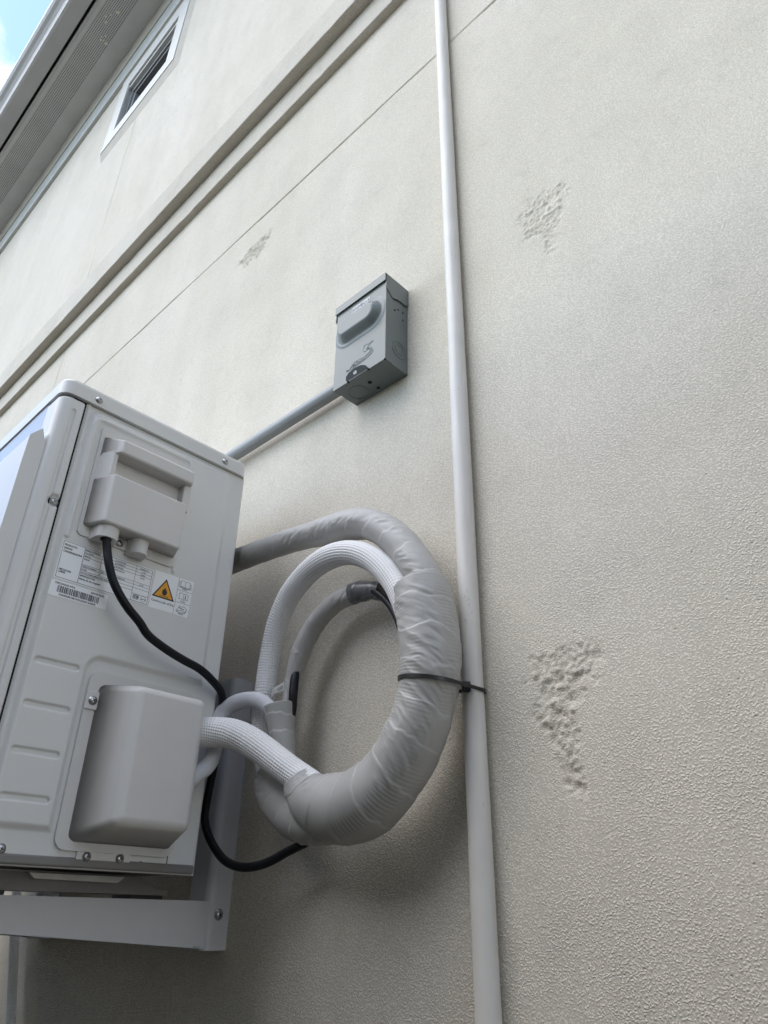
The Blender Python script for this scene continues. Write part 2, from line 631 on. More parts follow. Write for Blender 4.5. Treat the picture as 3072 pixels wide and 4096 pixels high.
def text_geo(txt, size, bold=0.0, width=1.0, align='LEFT', shear=0.0, extrude=0.0):
    c = bpy.data.curves.new('t', 'FONT')
    c.body = txt
    c.size = size
    c.align_x = align
    c.offset = bold
    c.shear = shear
    c.extrude = extrude
    c.resolution_u = 3
    o = bpy.data.objects.new('t', c)
    me = bpy.data.meshes.new_from_object(o)
    v = np.array([tuple(p.co) for p in me.vertices]).reshape(-1, 3)
    f = [tuple(p.vertices) for p in me.polygons]
    bpy.data.objects.remove(o)
    bpy.data.curves.remove(c)
    bpy.data.meshes.remove(me)
    if len(v):
        v[:, 0] *= width
    return v, f


class Print:
    """flat print collected in a 2D frame (u right, v up), built as one mesh"""
    def __init__(s):
        s.v, s.f = [], []

    def add(s, v, f):
        n = len(s.v)
        s.v += [tuple(p) for p in v]
        s.f += [tuple(i + n for i in q) for q in f]

    def text(s, txt, u, v, size, fit=None, bold=0.0, width=1.0, align='LEFT'):
        V, F = text_geo(txt, size, bold, width, align)
        if len(V) == 0:
            return
        if fit:
            w = V[:, 0].max() - V[:, 0].min()
            V[:, 0] = (V[:, 0] - V[:, 0].min()) * fit / w
        V[:, 0] += u
        V[:, 1] += v
        s.add([(a, b, 0) for a, b, _ in V], F)

    def rect(s, u0, u1, v0, v1, h=0):
        s.add([(u0, v0, h), (u1, v0, h), (u1, v1, h), (u0, v1, h)], [(0, 1, 2, 3)])

    def line(s, pts, w, closed=False, h=0):
        pts = list(pts) + ([pts[0]] if closed else [])
        for (a, b), (c, d) in zip(pts[:-1], pts[1:]):
            L = math.hypot(c - a, d - b) or 1
            nu, nv = -(d - b) / L * w / 2, (c - a) / L * w / 2
            eu, ev = (c - a) / L * w / 2 * 0.9, (d - b) / L * w / 2 * 0.9
            h += 1e-7
            s.add([(a - eu + nu, b - ev + nv, h), (a - eu - nu, b - ev - nv, h), (c + eu - nu, d + ev - nv, h), (c + eu + nu, d + ev + nv, h)], [(0, 1, 2, 3)])

    def poly(s, pts, h=0):
        s.add([(a, b, h) for a, b in pts], [tuple(range(len(pts)))])

    def build(s, name, m, parent, fr):
        return sub(name, ([fr(*p) for p in s.v], s.f), m, parent)


# ------------------------------------------------------------------ ground
def flat(name, x0, x1, y0, y1, z, m):
    return obj(name, ([(x0, y0, z), (x1, y0, z), (x1, y1, z), (x0, y1, z)], [(0, 1, 2, 3)]), m)


g = flat('ground', -400, 400, -400, 400, 0.0, M['ground'])
g['kind'] = 'structure'

# ------------------------------------------------------------------ house
house = empty('house', (-3.0, 0.0, 0.0), 'two-storey house with pale cream stucco wall and grey perforated eave', 'house')
WX0, WX1, WZ1 = -9.0, 3.0, 6.34
WIN = (-2.80, -2.262, 5.325, 5.735)           # opening x0 x1 z0 z1


def lines(a, b, coarse, dense):
    L = list(np.arange(a, b, coarse)) + [b]
    for d0, d1, st in dense:
        L = [v for v in L if not (d0 - st * 0.5 < v < d1 + st * 0.5)]
        L += list(np.arange(d0, d1 + st * 0.5, st))
    return np.unique(np.round(np.array(sorted(L)), 6))


gz = 3.2035
jx = -2.525
xs = lines(WX0, WX1, 0.05, [(-1.27, -1.08, 0.0032), (-0.47, -0.27, 0.0022), (jx - 0.012, jx + 0.012, 0.003), (WIN[0], WIN[0] + 0.01, 0.01), (WIN[1], WIN[1] + 0.01, 0.01)])
zs = lines(0.0, WZ1, 0.04, [(1.62, 1.86, 0.0022), (2.37, 2.58, 0.0022), (3.02, 3.13, 0.0032), (gz - 0.012, gz + 0.012, 0.002), (WIN[2], WIN[2] + 0.01, 0.01), (WIN[3], WIN[3] + 0.01, 0.01)])
XX, ZZ = np.meshgrid(xs, zs)
YY = np.zeros_like(XX)
SCAR = np.zeros_like(XX)
# slow unevenness of the hand-floated coat
YY += 0.0010 * fbm(XX * 1.7, ZZ * 1.7, 0 * XX, 3, 5)
# control joint and vertical joint, slightly wandering, partly filled
wob = 0.0022 * fbm(XX * 9, 0 * XX, 0 * XX, 4, 21)
fill = sstep(-0.30, 0.05, fbm(XX * 6, 0 * XX + 3, 0 * XX, 3, 31))
YY += 0.0065 * (0.35 + 0.65 * fill) * (1 - sstep(0.0016, 0.0042, np.abs(ZZ - gz - wob)))
wob2 = 0.002 * fbm(0 * ZZ, ZZ * 7, 0 * ZZ, 3, 41)
fill2 = sstep(-0.2, 0.3, fbm(0 * ZZ, ZZ * 3 + 9, 0 * ZZ, 3, 43))
YY += 0.0045 * (0.25 + 0.75 * fill2) * (1 - sstep(0.001, 0.0045, np.abs(XX - jx - wob2)))
# hacked patches where the finish coat has come away
PATCH = [([(-0.437, 1.808), (-0.405, 1.822), (-0.362, 1.818), (-0.350, 1.812), (-0.352, 1.785), (-0.372, 1.776), (-0.364, 1.762), (-0.384, 1.745),
           (-0.385, 1.715), (-0.392, 1.690), (-0.390, 1.646), (-0.401, 1.665), (-0.414, 1.705), (-0.425, 1.730), (-0.440, 1.752), (-0.436, 1.772), (-0.446, 1.785)], 1.0),
         ([(-0.394, 2.545), (-0.375, 2.556), (-0.350, 2.560), (-0.300, 2.548), (-0.300, 2.510), (-0.318, 2.470), (-0.330, 2.420), (-0.345, 2.400), (-0.353, 2.420),
           (-0.352, 2.460), (-0.379, 2.480), (-0.386, 2.510)], 0.8),
         ([(-1.25, 3.088), (-1.20, 3.108), (-1.11, 3.112), (-1.10, 3.09), (-1.135, 3.055), (-1.15, 3.04), (-1.175, 3.055), (-1.20, 3.04), (-1.225, 3.035), (-1.218, 3.06)], 1.5)]
for poly, amp in PATCH:
    ps = np.array(poly)
    sel = (XX > ps[:, 0].min() - .03) & (XX < ps[:, 0].max() + .03) & (ZZ > ps[:, 1].min() - .03) & (ZZ < ps[:, 1].max() + .03)
    u, v = XX[sel], ZZ[sel]
    d = in_poly(u + 0.007 * fbm(u * 90, v * 90, 0 * u, 2, 51), v + 0.007 * fbm(u * 90, v * 90, 0 * u + 5, 2, 52), poly)
    k = 1 - sstep(-0.007, 0.004, d + 0.016 * fbm(u * 75, v * 75, 0 * u, 3, 77))
    rough = (0.5 - np.abs(fbm(u * 150, v * 150, 0 * u, 2, 61))) * 0.0070 + fbm(u * 260, v * 260, 0 * u, 1, 62) * 0.0022
    deep = sstep(0.22, 0.40, fbm(u * 62, v * 62, 0 * u, 2, 63)) * 0.0012
    YY[sel] += 0.9 * amp * k * (-0.0016 + rough + deep)
    SCAR[sel] = np.maximum(SCAR[sel], k * np.clip(0.25 + 1.6 * fbm(u * 150, v * 150, 0 * u, 2, 88), 0, 1) * (0.5 if amp < 1.2 else 1.0))  # dark specks: dirt and painted relief shade together
hole = np.zeros((len(zs) - 1, len(xs) - 1), bool)
cx, cz = (xs[:-1] + xs[1:]) / 2, (zs[:-1] + zs[1:]) / 2
hole |= ((cx > WIN[0]) & (cx < WIN[1]))[None, :] & ((cz > WIN[2]) & (cz < WIN[3]))[:, None]
wall = grid_obj('wall', np.stack([XX, YY, ZZ], -1), M['stucco'], house, smooth=True, hole=hole)
at = wall.data.attributes.new('grime_shade', 'FLOAT', 'POINT')
at.data.foreach_set('value', SCAR.astype(np.float32).reshape(-1))

# the rest of the shell, which keeps daylight out of the rooms
bm = bmesh.new()
bm_box(WX0, WX0 + 0.15, 0.004, 8.0, 0.0, WZ1, bm=bm)
bm_box(WX1 - 0.15, WX1, 0.004, 8.0, 0.0, WZ1, bm=bm)
bm_box(WX0 + 0.15, WX1 - 0.15, 7.85, 8.0, 0.0, WZ1, bm=bm)
obj('side_wall', bm, M['stucco'], house)
# roof: a sheet with thickness from the gutter back to the ridge
obj('roof', prism([(-0.47, 6.50), (-0.47, 6.53), (4.0, 8.3), (8.4, 6.5), (8.4, 6.46), (4.0, 8.25)], 'x', WX0 - 0.3, WX1 + 0.3), M['roof'], house)

# stepped stucco bands between the storeys
BX0, BX1 = -8.9, 2.95


def band(name, y, z0, z1, m, seed):
    n = 900
    X = np.linspace(BX0, BX1, n)
    prof = [(0.004, z1), (y + 0.002, z1), (y, z1 - 0.002), (y, z0 + 0.0015), (y + 0.0012, z0), (0.004, z0)]
    P = np.zeros((len(prof), n, 3))
    for i, (yy, zz) in enumerate(prof):
        chip = 0.0035 * np.maximum(0, fbm(X * 14, 0 * X + i, 0 * X, 4, seed + i) - 0.12) if 0 < i < 5 else 0 * X
        P[i, :, 0] = X
        P[i, :, 1] = yy + chip
        P[i, :, 2] = zz + 0.003 * fbm(X * 2, 0 * X + i * 0, 0 * X, 4, seed)
    return grid_obj(name, P, m, house, smooth=False)


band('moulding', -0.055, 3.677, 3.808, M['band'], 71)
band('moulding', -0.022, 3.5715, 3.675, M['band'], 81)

# frieze boards under the eave
EX0, EX1 = -8.9, 2.95
n = 1400
X = np.linspace(EX0, EX1, n)
P = np.zeros((4, n, 3))
for i, (yy, zz) in enumerate([(0.003, 6.000), (-0.02, 6.000), (-0.02, 6.205), (0.003, 6.205)]):
    P[i] = np.stack([X, 0 * X + yy, zz + 0.004 * fbm(X * 3, 0 * X, 0 * X, 3, 91) * (i < 2)], 1)
grid_obj('frieze_board', P, M['eave_paint'], house, smooth=False)
P = np.zeros((4, n, 3))
for i, (yy, zz) in enumerate([(0.003, 6.212), (-0.024, 6.212), (-0.042, 6.296), (-0.042, 6.299)]):
    j = 0.006 * fbm(X * 16, 0 * X, 0 * X, 4, 95) if i > 1 else 0
    P[i] = np.stack([X, 0 * X + yy + j, 0 * X + zz], 1)
grid_obj('caulked_strip', P, M['eave_paint'], house, smooth=False)

# soffit: plain margins and a perforated vent strip with real holes
SZ = 6.30
PY0, PY1 = -0.279, -0.146
soff = box('soffit', EX0, EX1, PY1 + 0.0005, 0.0, SZ, SZ + 0.008, M['eave_paint'], house)
box('soffit', EX0, EX1, -0.302, PY0 - 0.0005, SZ, SZ + 0.008, M['eave_paint'], house)
rows = 12
pit = (PY1 - PY0) / rows
VX0, VX1 = -6.0, -1.6
ncol = int((VX1 - VX0) / pit)
rh = pit * 0.30
verts, faces = [], []
for r_ in range(rows):
    off = 0.5 * pit if r_ % 2 else 0.0
    for c_ in range(ncol):
        x0 = VX0 + off + c_ * pit
        y0 = PY0 + r_ * pit
        b0 = len(verts)
        h = pit / 2
        cxx, cyy = x0 + h, y0 + h
        outer = [(-h, -h), (0, -h), (h, -h), (h, 0), (h, h), (0, h), (-h, h), (-h, 0)]
        verts += [(cxx + a, cyy + b, SZ) for a, b in outer]
        inner = [(-.707, -.707), (0, -1), (.707, -.707), (1, 0), (.707, .707), (0, 1), (-.707, .707), (-1, 0)]
        verts += [(cxx + a * rh, cyy + b * rh, SZ) for a, b in inner]
        for i in range(8):
            k = (i + 1) % 8
            faces.append((b0 + i, b0 + 8 + i, b0 + 8 + k, b0 + k))
vent = obj('vent_strip', (verts, faces), M['eave_paint'], house)
# plain strip beyond the perforated run and the dark void above it
box('soffit', EX0, VX0, PY0, PY1, SZ, SZ + 0.008, M['eave_paint'], house)
box('soffit', VX1 + pit, EX1, PY0, PY1, SZ, SZ + 0.008, M['eave_paint'], house)
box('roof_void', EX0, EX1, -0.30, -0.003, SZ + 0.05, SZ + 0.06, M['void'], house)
# drips of old paint hanging on the vent strip
bm = bmesh.new()
for x, y, r_ in ((-2.87, -0.238, .006), (-2.84, -0.222, .006), (-2.80, -0.205, .007), (-2.795, -0.195, .010), (-2.90, -0.222, .008), (-3.00, -0.20, .006),
                 (-3.02, -0.193, .008), (-3.01, -0.18, .006), (-3.015, -0.16, .012), (-2.975, -0.185, .005)):
    q = bmesh.ops.create_icosphere(bm, subdivisions=2, radius=r_)
    bmesh.ops.scale(bm, vec=(1.2, 0.8, 0.5), verts=q['verts'])
    bmesh.ops.translate(bm, vec=(x, y, SZ - 0.002), verts=q['verts'])
obj('paint_drips', bm, M['wasp'], vent, smooth=True)['kind'] = 'stuff'

# lip of the soffit, black gap, gutter
box('drip_edge', EX0, EX1, -0.3195, -0.3025, SZ - 0.012, SZ + 0.03, M['gutter'], house, bev=0.002)
box('fascia_board', EX0, EX1, -0.335, -0.312, SZ + 0.035, SZ + 0.16, M['void'], house)  # near-black colour paints the dark of the gap behind the gutter
gp = [(-0.336, 6.30), (-0.420, 6.30), (-0.434, 6.308), (-0.440, 6.325), (-0.446, 6.345), (-0.462, 6.362), (-0.482, 6.376), (-0.494, 6.392), (-0.498, 6.412),
      (-0.495, 6.424), (-0.486, 6.424), (-0.484, 6.40), (-0.43, 6.34), (-0.345, 6.315), (-0.345, 6.45), (-0.336, 6.45)]
P = np.zeros((2, len(gp) + 1, 3))
for i, x in enumerate((EX0 - 0.3, EX1 + 0.3)):
    for j, (a, b) in enumerate(gp + gp[:1]):
        P[i, j] = (x, a, b)
grid_obj('gutter', P, M['gutter'], house, smooth=False)

# unseen wall behind the camera, added and sized to block low sky light
BY, BH = -1.32, 2.35
bw = empty('unseen_shade_wall', (0.0, BY, 0.0), 'unseen dark grey wall opposite the cream house, added to block low light', 'wall')
box('wall_body', -4.6, 0.5, BY - 0.15, BY, 0.0, BH, M['brown_render'], bw)
box('coping', -4.65, 0.55, BY - 0.18, BY + 0.03, BH, BH + 0.05, M['brown_render'], bw)

# unseen house volume, added to cut the skylight on the right
nh = empty('unseen_shade_house', (4.5, -2.9, 0.0), 'unseen cream house added to dim the right side of the stucco wall', 'house')
box('wall', 0.9, 9.0, -8.9, -2.9, 0.0, 5.4, M['stucco'], nh)
obj('roof', prism([(-2.5, 5.40), (-2.5, 5.55), (-5.9, 6.9), (-9.3, 5.55), (-9.3, 5.40)], 'x', 0.5, 9.4), M['roof'], nh)

# small upstairs window on its raised surround
x0, x1, z0, z1 = WIN
SX0, SX1, SZ0, SZ1 = -2.895, -2.152, 5.215, 5.90


def ring_bm(o0, o1, y0, y1):
    """frame ring between outer and inner rectangle, from y0 (front) to y1"""
    b = bmesh.new()
    A = [(o0[0], o0[2]), (o0[1], o0[2]), (o0[1], o0[3]), (o0[0], o0[3])]
    B = [(o1[0], o1[2]), (o1[1], o1[2]), (o1[1], o1[3]), (o1[0], o1[3])]
    for i in range(4):
        j = (i + 1) % 4
        q = [A[i], A[j], B[j], B[i]]
        f = [b.verts.new((u, y0, v)) for u, v in q]
        k = [b.verts.new((u, y1, v)) for u, v in q]
        b.faces.new(f)
        b.faces.new(k[::-1])
        for t in range(4):
            b.faces.new((f[t], k[t], k[(t + 1) % 4], f[(t + 1) % 4]))
    bmesh.ops.remove_doubles(b, verts=b.verts, dist=1e-6)
    bmesh.ops.recalc_face_normals(b, faces=b.faces)
    return b


surr = loft([[(SX0 - 0.016, 0.003, SZ0 - 0.060), (SX1 + 0.034, 0.003, SZ0 - 0.060), (SX1 + 0.034, 0.003, SZ1 + 0.02), (SX0 - 0.016, 0.003, SZ1 + 0.02)],
             [(SX0 - 0.004, -0.019, SZ0 - 0.002), (SX1 + 0.004, -0.019, SZ0 - 0.002), (SX1 + 0.004, -0.019, SZ1 + 0.006), (SX0 - 0.004, -0.019, SZ1 + 0.006)]], caps=False)
window = obj('window', surr, M['surround'], house)
win_in = (x0 + 0.0, x1, z0, z1)
obj('frame', ring_bm((SX0, SX1, SZ0, SZ1), (SX0 + 0.112, SX1 - 0.096, SZ0 + 0.096, SZ1 - 0.142), -0.022, -0.012), M['frame_white'], window)
obj('frame', ring_bm((SX0 + 0.100, SX1 - 0.090, SZ0 + 0.09, SZ1 - 0.128), (x0 + 0.006, x1 - 0.004, z0 + 0.004, z1 - 0.006), -0.0115, 0.035), M['frame_white'], window)
obj('sash', ring_bm((x0 + 0.008, x1 - 0.006, z0 + 0.006, z1 - 0.008), (x0 + 0.040, x1 - 0.022, z0 + 0.022, z1 - 0.042), 0.006, 0.040), M['frame_dark'], window)
obj('sash', ring_bm((x0 + 0.042, x1 - 0.024, z0 + 0.024, z1 - 0.044), (x0 + 0.062, x1 - 0.036, z0 + 0.036, z1 - 0.066), 0.016, 0.045), M['frame_dark'], window)
box('pane', x0 + 0.01, x1 - 0.01, 0.046, 0.050, z0 + 0.01, z1 - 0.01, M['screen'], window)

# ------------------------------------------------------------------ white painted pipe up the wall
pipe = empty('wall_pipe', (-0.5124, -0.0135, 0.0), 'slim white painted vertical pipe running up the stucco wall', 'pipe')
PX, PYc, PR = -0.5124, -0.0137, 0.0131


def pdisp(amp, seed):
    return lambda s, t, r: amp * fbm(s * 22, 3 * np.cos(t) + 0 * s, 3 * np.sin(t) + 0 * s, 3, seed)


tube('pipe_length', [(PX, PYc, z, PR) for z in np.linspace(0.0, 3.568, 20)], M['pipe'], pipe, step=0.006, seg=40, disp=pdisp(0.0005, 3))
bm = bmesh.new()
rng = random.Random(4)
for zc, n_, sp in ((2.502, 5, 0.020), (1.898, 7, 0.012), (1.872, 5, 0.008), (1.655, 1, 0.004), (2.24, 2, 0.01)):
    for i in range(n_):
        a = R(rng.uniform(-78, -28))
        z = zc + rng.uniform(-sp, sp)
        hh, ww = rng.uniform(0.001, 0.005), rng.uniform(0.03, 0.07)
        rr = PR + 0.0011
        tl = rng.uniform(-0.06, 0.06)
        q = [bm.verts.new((PX + rr * math.cos(t), PYc + rr * math.sin(t), zz)) for t, zz in
             ((a, z), (a + ww * 0.5, z + hh * 0.2), (a + ww + tl, z + hh), (a + ww * 0.4 + tl, z + hh * 0.9))]
        bm.faces.new(q)
obj('scuff_mark', bm, M['scuff'], pipe)['kind'] = 'stuff'

# ------------------------------------------------------------------ grey conduit and disconnect box
cond = tube('conduit', [(x, -0.0205, 2.388, 0.0127) for x in np.linspace(-2.3, -0.752, 10)], M['conduit'], None, step=0.03, seg=32)
tag(cond, 'grey plastic conduit running along the wall into the small grey electrical box', 'conduit')
pr = Print()
rng = random.Random(9)
u = -1.15
while u < -0.79:
    for k in range(rng.randint(2, 7)):
        w = rng.uniform(0.003, 0.006)
        pr.rect(u, u + w * 0.35, -0.003, 0.003)
        if rng.random() < 0.6:
            pr.rect(u, u + w * 0.8, rng.choice((-0.003, 0.0, 0.002)), 0.003)
        u += w + 0.002
    u += 0.008
pr.build('printed_text', M['ink'], cond, lambda a, b, h: (a, -0.0205 - 0.01275 * math.cos(R(62) + b / 0.0127), 2.388 + 0.01275 * math.sin(R(62) + b / 0.0127)))

DX0, DX1, DZ0, DZ1 = -0.7515, -0.6265, 2.346, 2.541
YF = -0.0565
box_e = empty('disconnect_box', (-0.689, 0.0, DZ0), 'small grey metal electrical disconnect box on the wall with bulged door', 'electrical box')
obj('back_box', prism([(DX0 + 0.0015, DZ0), (DX1 - 0.0012, DZ0), (DX1 - 0.0012, DZ1 - 0.002), (DX0 + 0.0015, DZ1 - 0.002)], 'y', -0.041, 0.0), M['box_paint'], box_e)
# door: front sheet as a height field with the pressed bulge, folded side flanges
nu, nv = 150, 210
uu = np.linspace(DX0, DX1, nu)
vv = np.linspace(DZ0, DZ1 - 0.004, nv)
U, V = np.meshgrid(uu, vv)
d = sd_box(U, V, -0.7475, -0.6325, 2.4345, 2.4975, 0.030)
hgt = 0.0150 * sstep(0.0, 0.017, -d) ** 0.85 + 0.0016 * (1 - sstep(0.0, 0.006, np.abs(d - 0.001)))
sw = sd_path(U, V, [(-0.7181, 2.3715), (-0.708, 2.374), (-0.704, 2.379), (-0.700, 2.3815), (-0.690, 2.3805), (-0.672, 2.3795), (-0.664, 2.3815), (-0.661, 2.386), (-0.663, 2.391), (-0.668, 2.3925)])
hgt += 0.0011 * (1 - sstep(0.0003, 0.0013, sw))
sw = sd_path(U, V, [(-0.7181, 2.3715), (-0.700, 2.3705), (-0.680, 2.3720), (-0.668, 2.3735), (-0.659, 2.3775), (-0.6565, 2.384), (-0.659, 2.390)])
hgt += 0.0011 * (1 - sstep(0.0003, 0.0013, sw))
sw = sd_path(U, V, [(-0.659, 2.390), (-0.667, 2.392), (-0.674, 2.390), (-0.6785, 2.3935), (-0.679, 2.400), (-0.6755, 2.405), (-0.6705, 2.4045), (-0.667, 2.4025), (-0.657, 2.4045), (-0.6555, 2.4025), (-0.666, 2.3985), (-0.671, 2.394)])
hgt += 0.0009 * (1 - sstep(0.0002, 0.0011, sw))
door = grid_obj('door', np.stack([U, YF - hgt, V], -1), M['box_paint'], box_e, smooth=True)
bm = bmesh.new()
bm_box(DX0, DX0 + 0.0012, YF + 0.0003, -0.0395, DZ0, DZ1 - 0.004, bm=bm)
bm_box(DX1 - 0.0012, DX1, YF + 0.0003, -0.0395, DZ0, DZ1 - 0.004, bm=bm)
bm_box(DX0 + 0.0012, DX1 - 0.0012, YF + 0.0003, -0.0395, DZ0 - 0.0003, DZ0 + 0.001, bm=bm)
sub('door_flange', bm, M['box_paint'], door)
# raised script on the door
V_, F_ = text_geo('Midwest', 0.0125, bold=0.0002, width=0.78, shear=0.25, extrude=0.0006)
V_[:, 0] -= V_[:, 0].min()
sub('lettering', ([(-0.7040 + p[0], YF - 0.0002 - p[2], 2.3722 + p[1] + 0.06 * p[0]) for p in V_], [f for f in F_]), M['box_relief_shade'], door)
V_, F_ = text_geo('R', 0.0038, extrude=0.0002)
sub('lettering', ([(-0.6545 + p[0], YF - 0.0001 - p[2], 2.3765 + p[1]) for p in V_], F_), M['box_relief_shade'], door)
# hood over the top, with clipped side flaps
hood = bmesh.new()
bm_box(DX0 - 0.0025, DX1 + 0.0008, YF - 0.0035, 0.0, DZ1 - 0.0005, DZ1 + 0.0012, bm=hood)
bm_box(DX0 - 0.0025, DX1 + 0.0008, YF - 0.0037, YF - 0.0022, DZ1 - 0.0165, DZ1 - 0.0006, bm=hood)
flap = [(-0.0570, 2.5402), (-0.0003, 2.5402), (-0.0003, 2.5042), (-0.0073, 2.4988), (-0.0228, 2.5000), (-0.0415, 2.4940), (-0.0585, 2.5090)]
prism(flap, 'x', DX1 + 0.0001, DX1 + 0.0014, hood)
prism(flap, 'x', DX0 - 0.0028, DX0 - 0.0014, hood)
obj('hood', hood, M['box_paint'], box_e)
# sticker at the top of the door with a wiring mark
st = box('sticker', -0.7135, -0.666, YF - 0.0004, YF - 0.0001, 2.5035, 2.5155, M['old_sticker'], box_e)
pr = Print()
rng = random.Random(12)
pr.rect(-0.7120, -0.7110, 2.5045, 2.5145)
u = -0.709
while u < -0.669:
    w = rng.uniform(0.0012, 0.0028)
    a = rng.uniform(0.3, 1.0)
    pr.rect(u, u + w, 2.5070, 2.5070 + 0.0055 * a)
    if rng.random() < 0.5:
        pr.rect(u, u + w * 1.1, 2.5050, 2.5060)
    u += w + rng.uniform(0.0008, 0.002)
pr.build('print', M['ink'], st, lambda a, b, h: (a, YF - 0.0006, b))
# folded padlock tab, tilted outwards, with its hole
tab_o = [(-0.716 + 0.0, 0.0)] + [(-0.690 + 0.026 * math.cos(R(a)), 0.002 + 0.0165 * math.sin(R(a))) for a in range(180, -1, -15)] + [(-0.664, 0.0)]
tab = bmesh.new()
oc = [(-0.7160, 0.0), (-0.7160, 0.004), (-0.7125, 0.0105), (-0.7050, 0.0150), (-0.6900, 0.0172), (-0.6755, 0.0150), (-0.6675, 0.0095), (-0.6645, 0.003), (-0.6645, 0.0), (-0.6775, 0.0), (-0.690, 0.0), (-0.7030, 0.0)]
ic = []
for a, b in oc:
    an = math.atan2(b - 0.0078, a + 0.6925)
    ic.append((-0.6925 + 0.0048 * math.cos(an), 0.0078 + 0.0048 * math.sin(an)))


def tabp(a, b, t):
    return (a, YF - 0.0012 - 0.40 * b - t * 0.8, DZ0 + 0.0008 + 0.62 * b - t * 0.4)


for t in (0.0, 0.0012):
    A = [tab.verts.new(tabp(a, b, t)) for a, b in oc]
    B = [tab.verts.new(tabp(a, b, t)) for a, b in ic]
    for i in range(len(oc)):
        j = (i + 1) % len(oc)
        tab.faces.new((A[i], A[j], B[j], B[i]))
bmesh.ops.recalc_face_normals(tab, faces=tab.faces)
obj('padlock_tab', tab, M['box_shade'], box_e)
# drilled holes and knock-outs
for cu, cv, rr, nn in ((-0.6871, -0.0305, 0.0038, 'drain_hole'), (-0.6866, -0.0103, 0.0032, 'drain_hole'), (-0.7140, YF + 0.0008, 0.0022, 'corner_notch'), (-0.6655, YF + 0.0008, 0.0022, 'corner_notch'), (-0.6280, YF + 0.0010, 0.0018, 'corner_notch')):
    obj(nn, prism(circle(cu, cv, rr, 12), 'z', DZ0 - 0.0005, DZ0 + 0.001), M['hole'], box_e)


def ring_on(plane, cu, cv, r, w, t0, t1, bm):
    A, B = circle(cu, cv, r, 32), circle(cu, cv, r - w, 32)
    f = (lambda u, v, t: (t, u, v)) if plane == 'x' else (lambda u, v, t: (u, v, t))
    v = [[bm.verts.new(f(a, b, t)) for a, b in c] for t in (t0, t1) for c in (A, B)]
    fs = []
    for i in range(32):
        j = (i + 1) % 32
        for p, q in ((0, 1), (1, 3), (3, 2), (2, 0)):
            fs.append(bm.faces.new((v[p][i], v[p][j], v[q][j], v[q][i])))
    bmesh.ops.recalc_face_normals(bm, faces=fs)


bm = bmesh.new()
ring_on('x', -0.0215, 2.3875, 0.0175, 0.0016, DX1 - 0.0014, DX1 - 0.0004, bm)
ring_on('x', -0.0215, 2.3880, 0.0105, 0.0012, DX1 - 0.0014, DX1 - 0.0005, bm)
obj('knockout', bm, M['box_paint'], box_e)
bm = bmesh.new()
ring_on('z', -0.7205, -0.0245, 0.0185, 0.0014, DZ0 - 0.0008, DZ0 + 0.0004, bm)
obj('knockout', bm, M['box_paint'], box_e)
for y, z in ((-0.0332, 2.4719), (-0.0246, 2.4794), (-0.0126, 2.4806), (-0.0126, 2.4622), (-0.0280, 2.4990)):
    bm = bmesh.new()
    q = bmesh.ops.create_icosphere(bm, subdivisions=2, radius=0.0022)
    bmesh.ops.scale(bm, vec=(0.5, 1, 1), verts=q['verts'])
    bmesh.ops.translate(bm, vec=(DX1 - 0.0005 if z < 2.49 else DX1 + 0.0012, y, z), verts=q['verts'])
    obj('dimple', bm, M['box_shade'], box_e, smooth=True)

# ------------------------------------------------------------------ air conditioner (outdoor condenser)
XS, YR, YFR, ZB, ZT = -0.910, -0.105, -0.4345, 1.594, 2.2385
XL = XS - 0.86
YS = -0.3975                                    # seam between front post and side panel
ac = empty('air_conditioner', (XS - 0.43, -0.27, ZB), 'light grey air conditioner condenser unit on a wall bracket', 'air conditioner')

# side panel as pressed sheet: raised field, grooves, recess for the valves
ny, nz = 300, 560
yy = np.linspace(YS, YR, ny)
zz = np.linspace(ZB, 2.2105, nz)
U, V = np.meshgrid(yy, zz)
field = sd_box(U, V, -0.3845, -0.1365, 1.634, 2.2035, 0.014)
valve = sd_box(U, V, -0.3105, 0.05, 1.40, 1.8435, 0.020)
fd = np.maximum(field, -valve)
H = -0.0052 * sstep(-0.0045, 0.0045, fd)
H += 0.0016 * (1 - sstep(0.0006, 0.0022, np.abs(U + 0.3915)))            # fold next to the seam
for zc in (1.8228, 1.7690, 1.7150, 1.6640):
    g_ = sd_path(U, V, [(-0.3735, zc), (-0.3235, zc)])
    H -= 0.0030 * (1 - sstep(0.0024, 0.0046, g_))
Upath = [(-0.3779, 1.9945), (-0.3779, 2.180), (-0.3755, 2.1885), (-0.369, 2.1925), (-0.222, 2.1925), (-0.2155, 2.190), (-0.2135, 2.184), (-0.2135, 1.9965)]
rd = sd_path(U, V, Upath)
H += 0.0024 * (1 - sstep(0.0018, 0.0042, rd))
rec = sd_box(U, V, -0.3725, -0.2175, 1.90, 2.1885, 0.010)
H -= 0.0012 * (1 - sstep(-0.003, 0.0, rec)) * sstep(1.995, 2.01, V)
edge = np.minimum(np.minimum(U - YS, YR - U), V - ZB)
H -= 0.003 * (1 - sstep(0.0, 0.0035, edge))
side = grid_obj('side_panel', np.stack([XS + H, U, V], -1), M['ac_paint'], ac, smooth=True)

